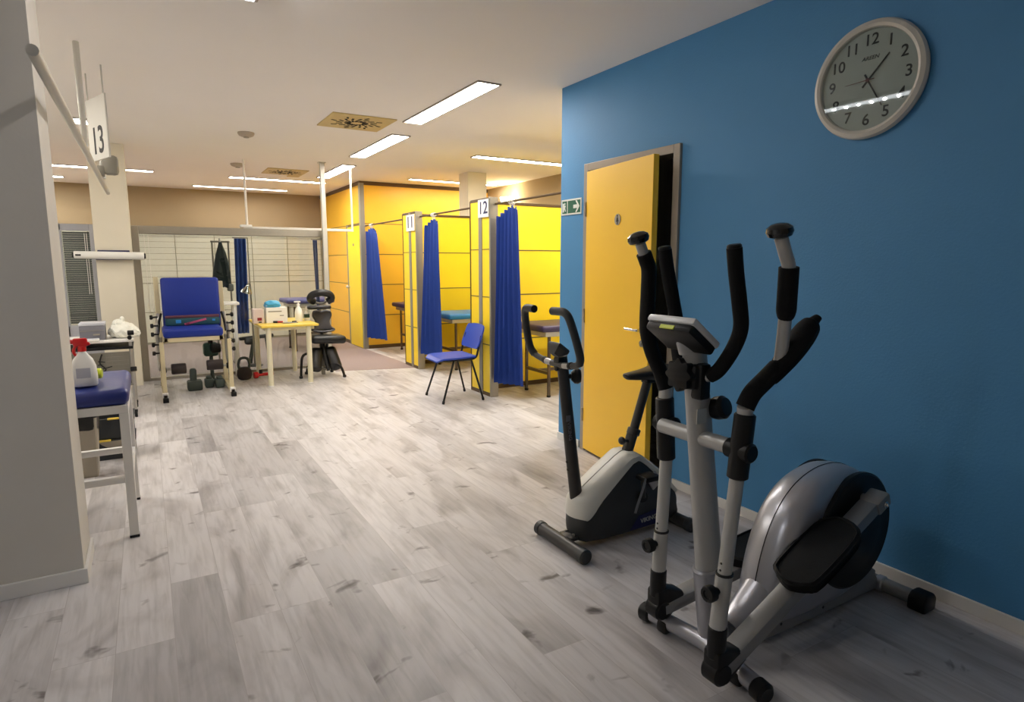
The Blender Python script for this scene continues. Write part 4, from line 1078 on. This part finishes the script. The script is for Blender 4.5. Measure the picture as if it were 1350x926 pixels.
# ================================================================== EQUIPMENT TROLLEY BY THE LEFT WINDOW
t = thing('equipment_trolley', 'metal trolley on castors carrying grey equipment, in front of the left window', 'trolley', (-.42, 6.75, 0))
for x in (-.68, -.16):
    for y in (6.52, 6.98):
        p_ = obj('post', MB().cyl((x, y, .06), (x, y, .80), .013, 12), 'steel', t, world=True)
        mb = MB(); mb.cyl((x-.012, y, .03), (x+.012, y, .03), .03, 18, .005); mb.box((x, y, .06), (.03, .03, .03), .006)
        obj('castor', mb, 'black', p_, world=True)
obj('top_shelf', MB().span((-.71, 6.49, .70), (-.13, 7.01, .72), .005), 'white_metal', t, world=True, smooth=0)
obj('middle_shelf', MB().span((-.70, 6.50, .635), (-.14, 7.0, .66), .004), 'black', t, world=True, smooth=0)
mb = MB()
for k in range(9): z = .32+.035*k; mb.span((-.66, 6.51, z), (-.18, 6.515, z+.004))
for k in range(12): x = -.66+.0436*k; mb.span((x, 6.51, .32), (x+.004, 6.515, .605))
mb.span((-.68, 6.5, .3), (-.16, 7.0, .315)); mb.span((-.67, 6.52, .32), (-.17, 6.53, .61))
obj('wire_basket', mb, 'alu_grey', t, world=True, smooth=0)
mb = MB(); random.seed(9)
for k in range(14):
    x = -.60+.36*random.random(); z = .40+.17*random.random()
    mb.box((x, 6.507, z), (.03+.06*random.random(), .002, .008), 0, (0, R(random.uniform(-20, 20)), 0))
mb.tube(catmull([(-.38, 6.505, .60), (-.40, 6.504, .52), (-.36, 6.505, .46), (-.42, 6.504, .42)], 5), .006, 8)
obj('dark_cable', mb, 'ink', t, world=True)
mb = MB()
for z in (.45, .78): mb.cyl((-.175, 6.5, z), (-.125, 6.5, z), .022, 12, .004)
mb.cyl((-.16, 6.45, .74), (-.16, 6.5, .74), .018, 12)
obj('knob', mb, 'black', t, world=True)
t = thing('equipment_case', 'grey equipment case with a pale lid on the trolley', 'case', (-.44, 6.68, .72))
obj('body', MB().box((0, 0, .065), (.19, .22, .13), .008), 'printer', t)
obj('lid', MB().box((0, .0, .142), (.195, .225, .024), .006), 'printer_lid', t)
mb = MB(); mb.box((0, -.111, .085), (.18, .003, .003)); mb.box((.03, -.112, .05), (.05, .004, .014), .001)
obj('seam_line', mb, 'alu', t)
t = thing('paper_pad', 'flat white paper pad at the trolley front edge', 'paper', (-.5, 6.53, .721))
obj('sheets', MB().box((0, 0, .008), (.22, .1, .015), .002), 'white', t, smooth=0)
obj('cover', MB().box((0, 0, .017), (.215, .096, .003), .001), 'printer_lid', t, smooth=0)
t = thing('crumpled_bag', 'crumpled white plastic bag on the trolley beside the grey case', 'bag', (-.212, 6.72, .72))
def crumple(c, r, seed, sub=4):
    b = bmesh.new(); bmesh.ops.create_icosphere(b, subdivisions=sub, radius=1)
    rd = random.Random(seed); ph = [(Vector((rd.uniform(-1, 1), rd.uniform(-1, 1), rd.uniform(-1, 1)))*rd.uniform(3, 9), rd.uniform(0, 6)) for _ in range(9)]
    for v in b.verts:
        f = 1+sum(.055*abs(math.sin(v.co.dot(k)+p)) for k, p in ph)-.22
        z = v.co.z; v.co *= f
        v.co = Vector((v.co.x*r[0], v.co.y*r[1], v.co.z*r[2])); v.co += Vector(c)
        v.co.z = max(v.co.z, 0.001)
    return b
mb = MB(); mb._merge(crumple((0, 0, .06), (.105, .12, .075), 3)); mb._merge(crumple((.07, -.02, .045), (.06, .08, .05), 5)); mb._merge(crumple((-.03, 0, .11), (.05, .06, .055), 8))
obj('bag', mb, 'white_bag', t, smooth=25)
obj('bag_knot', MB().ell((.0, 0, .165), (.02, .02, .03)), 'white_bag', t)

t = thing('wall_roller', 'long white roller tube mounted across the front of the left cream column', 'roller', (-.3, 8.13, 1.48))
obj('tube', MB().cyl((-.64, 8.12, 1.487), (.005, 8.12, 1.478), .041, 24, .003), 'white', t, world=True)
obj('end_cap', MB().cyl((.005, 8.12, 1.478), (.022, 8.12, 1.478), .03, 18), 'ink', t, world=True)
obj('end_cap', MB().cyl((-.655, 8.12, 1.487), (-.64, 8.12, 1.487), .03, 18), 'ink', t, world=True)
mb = MB(); mb.box((-.28, 8.175, 1.445), (.34, .05, .02), .004); mb.box((-.28, 8.18, 1.49), (.30, .04, .10), .004)
obj('backing_tray', mb, 'navy_ink', t, world=True)
obj('clip', MB().box((-.60, 8.08, 1.485), (.05, .01, .018), .003), 'ink', t, world=True)

# ================================================================== LEG EXTENSION CHAIR
t = thing('rehab_chair', 'blue padded leg exercise chair with beige frame and black knobs', 'exercise machine', (.41, 7.5, 0))
obj('backrest', MB().box((.413, 7.62, .97), (.565, .075, .55), .03, (R(-3), 0, 0), 4), 'blue_vinyl', t, world=True)
mb = MB(); mb.box((.39, 7.36, .69), (.555, .50, .095), .03, None, 4)
obj('seat', mb, 'blue_vinyl', t, world=True)
mb = MB(); mb.span((.115, 7.13, .60), (.665, 7.17, .645), .004); mb.span((.115, 7.13, .60), (.155, 7.70, .645), .004); mb.span((.625, 7.13, .60), (.665, 7.70, .645), .004)
mb.span((.09, 7.68, .60), (.72, 7.72, .645), .004)
obj('seat_frame', mb, 'beige_metal', t, world=True, smooth=0)
for s, x in ((-1, .092), (1, .722)):
    mb = MB(); mb.span((x-.024, 7.70, .03), (x+.024, 7.75, 1.25 if s < 0 else 1.20), .005)
    obj('upright', mb, 'beige_metal', t, world=True, smooth=0)
    mb = MB(); mb.span((x-.022+s*.0, 7.08, .03), (x+.022, 8.05, .075), .006)
    obj('front_leg', MB().span((x-.02, 7.16, .07), (x+.02, 7.20, .60), .004), 'beige_metal', t, world=True, smooth=0)
    ft = obj('foot_rail', mb, 'beige_metal', t, world=True, smooth=0)
    for ya in (7.02, 8.05): obj('rubber_tip', MB().span((x-.026, ya, .0), (x+.026, ya+.055, .045), .004), 'black', ft, world=True, smooth=0)
    obj('end_bracket', MB().span((x-.026, 7.08, .03), (x+.026, 7.15, .085), .004), 'white_metal', ft, world=True, smooth=0)
    # adjusting arms with rows of knobs
    mb = MB(); mb.tube([(x+s*.03, 7.42, .30), (x+s*.03, 7.5, .62), (x+s*.01, 7.62, .86)], .017, 10); mb.box((x+s*.03, 7.46, .52), (.02, .07, .5), .006)
    obj('lever_arm', mb, 'steel', t, world=True)
    mb = MB(); mb.tube([(x+s*.015, 7.58, .65), (x+s*.0, 7.56, .78), (x-s*.025, 7.54, .87)], .012, 8)
    obj('dark_lever', mb, 'ink', t, world=True)
    for z in (.46, .55, .66, .75, .84):
        mb = MB(); mb.cyl((x+s*.01, 7.43, z), (x+s*.06, 7.43, z), .01, 8); mb.cyl((x+s*.055, 7.43, z), (x+s*.085, 7.43, z), .024, 12, .006)
        obj('knob', mb, 'black', t, world=True)
    mb = MB(); mb.cyl((x-s*.03, 7.3, .295), (x+s*.02, 7.3, .295), .033, 14, .008)
    obj('hub_knob', mb, 'black', t, world=True)
    # shin roller
    xa, xb = (.165, .305) if s < 0 else (.50, .66)
    mb = MB(); mb.cyl((xa, 7.3, .30 if s < 0 else .315), (xb, 7.3, .30 if s < 0 else .315), .056, 22, .008)
    rl = obj('shin_roller', mb, 'brown_foam', t, world=True)
    mb = MB(); mb.cyl((x, 7.3, .30), (xb if s < 0 else xa, 7.3, .30), .013, 10); mb.tube([(x, 7.3, .3), (x, 7.45, .36), (x, 7.5, .62)], .016, 10)
    obj('roller_arm', mb, 'steel', t, world=True)
t = thing('exercise_band', 'dark teal folded exercise band lying on the blue exercise chair seat', 'band', (.41, 7.462, .7385))
obj('band', MB().box((0, .03, .04), (.52, .10, .078), .014), 'teal_dark', t)
obj('maroon_edge', MB().box((0, .035, .092), (.52, .085, .026), .008), 'maroon', t)
mb = MB(); mb.box((.03, -.0215, .04), (.20, .004, .022), .001, (0, R(-14), 0)); mb.box((-.06, -.0215, .02), (.05, .004, .02), .001, (0, R(-14), 0))
obj('pink_print', mb, 'pink', t)
mb = MB(); mb.box((-.14, -.0215, .045), (.05, .003, .035), .001); mb.box((.20, -.0215, .05), (.03, .003, .02), .001)
obj('pale_print', mb, 'sky_vinyl', t)

# things on the floor beneath and behind it
def weight(name, lb, x, y, z, parts):
    t = thing(name, lb, 'weight', (x, y, z)); return t
t = thing('weight_block', 'grey green weight block with upright grip, under the left of the blue exercise chair', 'weight', (.39, 7.62, 0), group='grey green weights under the exercise chair')
obj('base', MB().box((0, 0, .055), (.15, .16, .11), .02), 'grey_green', t); obj('grip', MB().box((-.01, 0, .165), (.07, .06, .16), .028, None, 4), 'grey_green', t)
for x, y, lb in ((.543, 7.72, 'grey green weight block under the right roller of the exercise chair'), (.645, 7.66, 'grey green weight block beside the right foot of the exercise chair')):
    t = thing('weight_block', lb, 'weight', (x, y, 0), group='grey green weights under the exercise chair')
    obj('base', MB().box((0, 0, .05), (.095, .14, .10), .02), 'grey_green', t); obj('grip', MB().box((0, 0, .11), (.06, .10, .04), .015), 'grey_green', t)
t = thing('pulley_unit', 'dark green and black pulley unit standing under the right of the blue seat', 'exercise machine', (.60, 7.98, 0))
obj('stand', MB().box((0, 0, .02), (.17, .18, .04), .01).box((0, 0, .17), (.04, .05, .3), .008), 'grey_green', t)
obj('housing', MB().box((0, 0, .40), (.16, .12, .16), .03), 'dark_green', t)
obj('drum', MB().cyl((.0, -.09, .42), (.10, -.09, .42), .055, 18, .01), 'black', t)
obj('clamp', MB().box((-.01, -.03, .535), (.2, .05, .05), .01).box((0, -.03, .50), (.05, .05, .06), .01), 'black', t)
obj('clamp_face', MB().box((-.01, -.058, .54), (.13, .006, .022), .002), 'white', t)
t = thing('kettlebell', 'dark brown kettlebell on the floor right of the blue exercise chair', 'weight', (.955, 8.02, 0))
obj('body', MB().lathe([(.05, 0), (.072, .012), (.088, .06), (.08, .115), (.05, .15), (0, .155)], None, 24), 'brown_foam', t)
obj('handle', MB().tube(catmull([(-.05, 0, .13), (-.062, 0, .18), (-.045, 0, .245), (0, 0, .265), (.045, 0, .245), (.062, 0, .18), (.05, 0, .13)], 5), .016, 10), 'grey_green', t)
t = thing('hand_weight', 'small red hand weight with dark knob lying beside the kettlebell', 'weight', (1.17, 8.03, 0), R(8))
obj('handle', MB().cyl((-.10, 0, .04), (.12, 0, .04), .02, 14), 'red', t)
for x in (-.09, .09): obj('head', MB().cyl((x-.025, 0, .04), (x+.025, 0, .04), .04, 16, .006), 'red', t)
obj('knob', MB().cyl((-.03, 0, .055), (-.03, 0, .10), .02, 12), 'ink', t)
t = thing('side_table', 'small white side table behind the right side of the blue exercise chair', 'table', (.84, 8.26, 0))
obj('table_top', MB().box((0, 0, .915), (.24, .26, .035), .008), 'white', t, smooth=0)
for x in (-.07, .07):
    for y in (-.09, .09): obj('leg', MB().span((x-.016, y-.016, 0), (x+.016, y+.016, .898), .003), 'white', t, smooth=0)

# ================================================================== YELLOW TABLE
t = thing('work_table', 'square pale yellow table on four round cream legs', 'table', (1.39, 7.83, 0))
mb = MB(); mb.box((0, 0, .69), (.63, 1.0, .026), .006)
obj('table_top', mb, 'table_yellow', t, smooth=0)
mb = MB(); mb.span((-.27, -.45, .64), (.27, -.43, .677)); mb.span((-.27, .43, .64), (.27, .45, .677)); mb.span((-.27, -.43, .64), (-.25, .43, .677)); mb.span((.25, -.43, .64), (.27, .43, .677))
obj('apron', mb, 'table_leg', t, smooth=0)
for x in (-.235, .205):
    for y in (-.45, .44):
        l = obj('leg', MB().cyl((x, y, .012), (x, y, .677), .029, 18, .002), 'table_leg', t)
        obj('leg_tip', MB().cyl((x, y, 0), (x, y, .014), .03, 16), 'white', l)
TZ = .7035
t = thing('tissue_box', 'white carton with dark red base pattern at the left end of the yellow table', 'box', (1.10, 7.72, TZ))
obj('carton', MB().box((0, 0, .085), (.115, .12, .17), .004), 'pale_pink_card', t, smooth=0)
obj('red_print', MB().box((.01, -.061, .05), (.05, .003, .035), .001), 'dark_red', t, smooth=0)
obj('dark_print', MB().box((.015, -.061, .015), (.035, .003, .014), .001), 'ink', t, smooth=0)
t = thing('glove_box', 'large white carton topped by blue gloves on the yellow table', 'box', (1.30, 7.72, TZ))
obj('carton', MB().box((0, 0, .09), (.235, .15, .18), .004), 'white', t, smooth=0)
mb = MB(); mb.box((-.02, -.0765, .135), (.15, .003, .012), .001); mb.box((.055, -.0765, .085), (.045, .003, .01), .001)
obj('grey_print', mb, 'alu_grey', t, smooth=0)
t = thing('glove_heap', 'heap of pale blue disposable gloves on the large white carton', 'gloves', (1.265, 7.72, TZ+.18))
mb = MB(); mb._merge(crumple((0, 0, .028), (.085, .07, .05), 12)); obj('gloves', mb, 'blue_film', t, smooth=30)
obj('cuff', MB().tube(catmull([(-.085, 0, .012), (-.06, -.04, .02), (0, -.055, .03), (.07, -.03, .02)], 4), .012, 8), 'printer_lid', t)
t = thing('marker_pen', 'black and red marker propped against the large white carton', 'pen', (1.31, 7.62, TZ), R(-25))
obj('barrel', MB().cyl((-.01, 0, .012), (.05, 0, .012), .011, 12), 'red', t); obj('cap', MB().cyl((-.06, 0, .012), (-.01, 0, .012), .0125, 12), 'ink', t)
t = thing('clipboard', 'grey clipboard lying at the front of the yellow table', 'clipboard', (1.42, 7.56, TZ), R(12))
obj('board', MB().box((0, 0, .004), (.16, .12, .007), .002), 'alu_grey', t, smooth=0); obj('clip', MB().box((.06, 0, .014), (.05, .02, .014), .004), 'ink', t)
for x, y, h, r, lb, grn in ((1.562, 7.72, .19, .045, 'white pump bottle on the yellow table, taller of the two bottles', False), (1.67, 7.76, .14, .036, 'shorter white bottle with a green label at the right end of the yellow table', True)):
    t = thing('dispenser_bottle', lb, 'bottle', (x, y, TZ), group=None)
    obj('body', MB().lathe([(r*.92, 0), (r, .006), (r, h*.55), (r*.8, h*.78), (r*.38, h*.93), (r*.36, h)], None, 24), 'white', t, smooth=50)
    if not grn:
        mb = MB(); mb.cyl((0, 0, h), (0, 0, h+.022), .019, 14); mb.cyl((0, 0, h+.02), (0, 0, h+.04), .007, 10); mb.box((-.012, 0, h+.045), (.075, .03, .018), .006)
        obj('pump_head', mb, 'white', t)
    else:
        obj('cap', MB().cyl((0, 0, h), (0, 0, h+.03), .015, 14), 'white', t)
        mb = MB(); mb.tube([(r*1.02*math.cos(a), r*1.02*math.sin(a), .06) for a in [PI*(.95+.75*k/10) for k in range(11)]], .004, 6, flat=(5.5, .4))
        obj('green_label', mb, 'dark_green', t)

# ================================================================== MASSAGE CHAIR
t = thing('massage_chair', 'black padded kneeling massage chair with ring face cradle, beside the tall pole', 'chair', (1.84, 7.72, 0))
mb = MB(); ring = []
mb.tube(catmull([(-.085, .02, .935), (-.135, 0, .965), (-.115, -.02, 1.015), (-.045, -.03, 1.04), (.03, -.03, 1.04), (.10, -.02, 1.015), (.12, 0, .965), (.075, .02, .93)], 5), .043, 14)
obj('face_cradle', mb, 'leather', t)
mb = MB(); mb.tube(catmull([(-.09, .04, .94), (-.03, .05, .91), (.03, .05, .91), (.085, .04, .94)], 4), .014, 8); mb.tube([(0, .06, .915), (0, .10, .80)], .014, 8)
obj('cradle_bracket', mb, 'steel', t)
mb = MB(); mb.box((-.04, -.03, .865), (.28, .10, .045), .02, None, 3)
obj('arm_pad', mb, 'leather', t)
chest = [(-.09, .82), (-.05, .835), (0, .825), (.05, .835), (.10, .815), (.105, .76), (.075, .70), (.085, .64), (.125, .60), (.10, .57), (0, .56), (-.10, .57), (-.13, .60), (-.095, .65), (-.08, .70), (-.105, .76)]
cc = [(p.x*1.12+.01, p.y-.01) for p in closed_catmull([(a, b, 0) for a, b in chest], 3)]
mb = MB(); mb.loft([[(a, y+.10*(b-.56)/.28, b) for a, b in inset(cc, -d if False else d)] for y, d in ((-.035, .03), (-.045, .015), (-.035, .003), (-.005, 0), (.025, .003), (.03, .01))])
obj('chest_pad', mb, 'leather_grey', t, smooth=60)
mb = MB(); mb.box((.035, -.02, .475), (.42, .32, .10), .042, (0, R(3), 0), 4)
obj('seat', mb, 'leather', t)
for s, xa in ((-1, -.105), (1, .10)):
    mb = MB(); mb.box((xa, -.04, .225), (.15, .11, .31), .05, (R(-24), R(-12)*s, R(0)), 4)
    obj('knee_pad', mb, 'leather' if s < 0 else 'leather', t)
mb = MB(); mb.tube([(0, .12, .80), (0, .05, .52), (0, -.05, .28), (.02, -.12, .09)], .02, 10); mb.tube([(-.03, -.05, .47), (-.03, .16, .06)], .018, 10); mb.tube([(.04, -.05, .47), (.04, .16, .06)], .018, 10)
obj('frame', mb, 'black', t)
mb = MB(); mb.tube([(-.22, -.04, .13), (.13, -.04, .13)], .012, 8); mb.tube([(.0, .2, .10), (.0, -.12, .10)], .012, 8); mb.span((-.02, .04, .02), (.02, .08, .5))
obj('cross_bar', mb, 'alu_grey', t)
for pts in ([(.06, -.10, .165), (.12, -.12, .165), (.165, -.14, .13), (.19, -.16, .06), (.20, -.17, .0)], [(-.10, .0, .30), (-.20, .02, .30), (-.255, .02, .26), (-.275, .01, .14), (-.285, .0, .0)], [(-.10, .2, .12), (-.14, .26, .1), (-.16, .28, 0.)], [(.10, .2, .12), (.14, .26, .1), (.16, .28, 0.)]):
    l = obj('leg', MB().tube(catmull(pts, 4), .016, 10), 'black', t)
    e = Vector(pts[-1]); obj('rubber_tip', MB().cyl(e, e+Vector((0, 0, .03)), .022, 12, .004), 'ink', l)

# ================================================================== SEEN THROUGH THE GLAZING
t = thing('coat_rack', 'thin metal coat rail inside the glazed room, holding the dark coat', 'rail', (1.0, 9.38, 0))
obj('rail_tube', MB().cyl((.79, 9.38, 1.69), (1.03, 9.38, 1.69), .012, 10), 'alu', t, world=True)
obj('post', MB().cyl((.81, 9.38, .02), (.81, 9.38, 1.70), .012, 10), 'alu', t, world=True)
obj('post', MB().cyl((1.01, 9.38, .02), (1.01, 9.38, 1.70), .012, 10), 'alu', t, world=True)
for x in (.81, 1.01): obj('foot', MB().span((x-.015, 9.20, 0), (x+.015, 9.56, .022), .004), 'black', t, world=True)
t = thing('hanging_coat', 'dark grey green coat hanging in folds inside the glazed room', 'coat', (.9, 9.26, 1.68))
rg = []
for z, w, d, ox in ((1.68, .016, .014, 0), (1.62, .03, .03, 0), (1.54, .055, .05, 0), (1.42, .08, .06, -.004), (1.28, .10, .07, -.012), (1.16, .105, .07, -.012), (1.09, .095, .065, 0)):
    rg.append([(.90+ox+w*math.cos(a)*(1+.14*math.sin(5*a+z*6)), 9.26+d*math.sin(a)*(1+.2*math.sin(4*a+z*3)), z+(.03*math.sin(2*a) if z < 1.1 else 0)) for a in [2*PI*k/36 for k in range(36)]])
obj('body', MB().loft(rg), 'coat', t, world=True, smooth=60)
mb = MB(); mb.box((.99, 9.24, 1.07), (.085, .06, .10), .02); mb.tube(catmull([(.955, 9.24, 1.11), (.95, 9.24, 1.2), (.94, 9.24, 1.28)], 4), .02, 8)
obj('pocket_pouch', mb, 'alu_grey', t, world=True)
obj('hook', MB().tube(catmull([(.90, 9.26, 1.67), (.90, 9.28, 1.722), (.90, 9.38, 1.728), (.90, 9.405, 1.69)], 4), .006, 8), 'steel', t, world=True)
def drape(x0, x1, xb0, xb1, y, zt, zb, folds, name, label, cat, m):
    t = thing(name, label, cat, ((x0+x1)/2, y, zb)); vs = []; fs = []; n = folds*10; rows = 10
    for s in (0, 1):
        for j in range(rows+1):
            v = j/rows
            for i in range(n+1):
                u = i/n; xa = x0+(xb0-x0)*v; xb = x1+(xb1-x1)*v
                vs.append((xa+(xb-xa)*u, y+.022*math.sin(2*PI*folds*u+.5*v)+.004*s, zt+(zb-zt)*v))
    w = n+1; o2 = w*(rows+1)
    for j in range(rows):
        for i in range(n):
            a = j*w+i; fs += [(a, a+1, a+w+1, a+w), (o2+a, o2+a+w, o2+a+w+1, o2+a+1)]
    obj('cloth', MB().raw(vs, fs), m, t, world=True, smooth=70)
    mb = MB(); mb.cyl(((x0+x1)/2-.5*abs(x1-x0)-.02, y+.002, zt+.012), ((x0+x1)/2+.5*abs(x1-x0)+.02, y+.002, zt+.012), .01, 8)
    obj('top_rod', mb, 'alu', t, world=True); return t
t = drape(1.065, 1.215, 1.04, 1.19, 9.18, 1.73, .44, 3, 'hanging_curtain', 'narrow blue curtain hanging inside the glazed room next to the dark coat', 'curtain', 'dark_blue_cloth')
obj('support', MB().cyl((1.232, 9.182, 0), (1.232, 9.182, 1.745), .008, 8), 'alu', t, world=True)
t = drape(2.0, 2.06, 2.025, 2.06, 8.75, 1.71, .62, 2, 'hanging_curtain', 'slim blue curtain edge behind the right end of the glazing', 'curtain', 'dark_blue_cloth')
obj('wall_bracket', MB().box((2.07, 8.64, 1.722), (.03, .22, .02), .003), 'alu', t, world=True)
t = thing('exam_lamp', 'small silver lamp head in front of the narrow blue curtain', 'lamp', (1.16, 9.0, 0))
obj('stand', MB().tube(catmull([(1.22, 9.05, .02), (1.22, 9.05, .9), (1.215, 9.03, 1.10), (1.185, 9.0, 1.13), (1.165, 8.99, 1.09)], 5), .009, 8), 'alu', t, world=True)
obj('shade', MB().lathe([(.075, 0), (.06, .035), (.03, .07), (.018, .10), (0, .105)], Matrix.Translation((1.15, 8.98, 1.01)) @ Euler((R(12), R(14), 0)).to_matrix().to_4x4(), 24), 'chrome', t, world=True)
obj('base', MB().lathe([(.10, 0), (.10, .015), (.03, .03), (0, .03)], Matrix.Translation((1.22, 9.02, 0)), 24), 'black', t, world=True)
cb_ = couch(1.87, 2.62, 10.1, 10.75, 'lilac_vinyl', 'muted purple treatment couch inside the glazed room, behind the yellow table', .835)
del cb_['group']
t = thing('step_machine', 'dark pedal machine on the floor inside the glazed room, right of the blue curtain', 'exercise machine', (1.30, 9.36, 0))
obj('beam', MB().box((0, 0, .36), (.46, .06, .05), .015, (0, R(-4), 0)).box((-.08, 0, .31), (.16, .12, .10), .03), 'ink', t)
obj('leg', MB().tube([(-.05, -.05, .28), (-.10, -.10, 0)], .015, 8).tube([(-.05, .05, .28), (-.10, .10, 0)], .015, 8).tube([(.12, 0, .35), (.16, 0, 0)], .015, 8), 'grey_green', t)
t = thing('backpack', 'dark bag and hook on the far side of the tall pole, low on the orange wall', 'bag', (2.2, 8.72, 0)) if False else None

# ================================================================== LIGHT, WORLD, CAMERA
w = bpy.data.worlds.new('World'); SC.world = w; w.use_nodes = True
w.node_tree.nodes['Background'].inputs['Color'].default_value = (.9, .92, 1, 1)
w.node_tree.nodes['Background'].inputs['Strength'].default_value = .05

cam = bpy.data.cameras.new('camera'); co_ = bpy.data.objects.new('camera', cam); COL.objects.link(co_)
cam.sensor_width = 36; cam.sensor_fit = 'HORIZONTAL'; cam.lens = 815/1350*36; cam.clip_start = .05
co_.location = (0, 0, 1.40)
co_.rotation_euler = (R(90-8.1006), 0, R(-30.5047))
SC.camera = co_
SC.view_settings.view_transform = 'Standard'; SC.view_settings.look = 'None'
SC.view_settings.exposure = 2.05; SC.view_settings.gamma = 1.; SC.view_settings.use_curve_mapping = False
SC.cycles.max_bounces = 8; SC.cycles.diffuse_bounces = 5; SC.cycles.transparent_max_bounces = 12
SC.cycles.sample_clamp_indirect = 4.
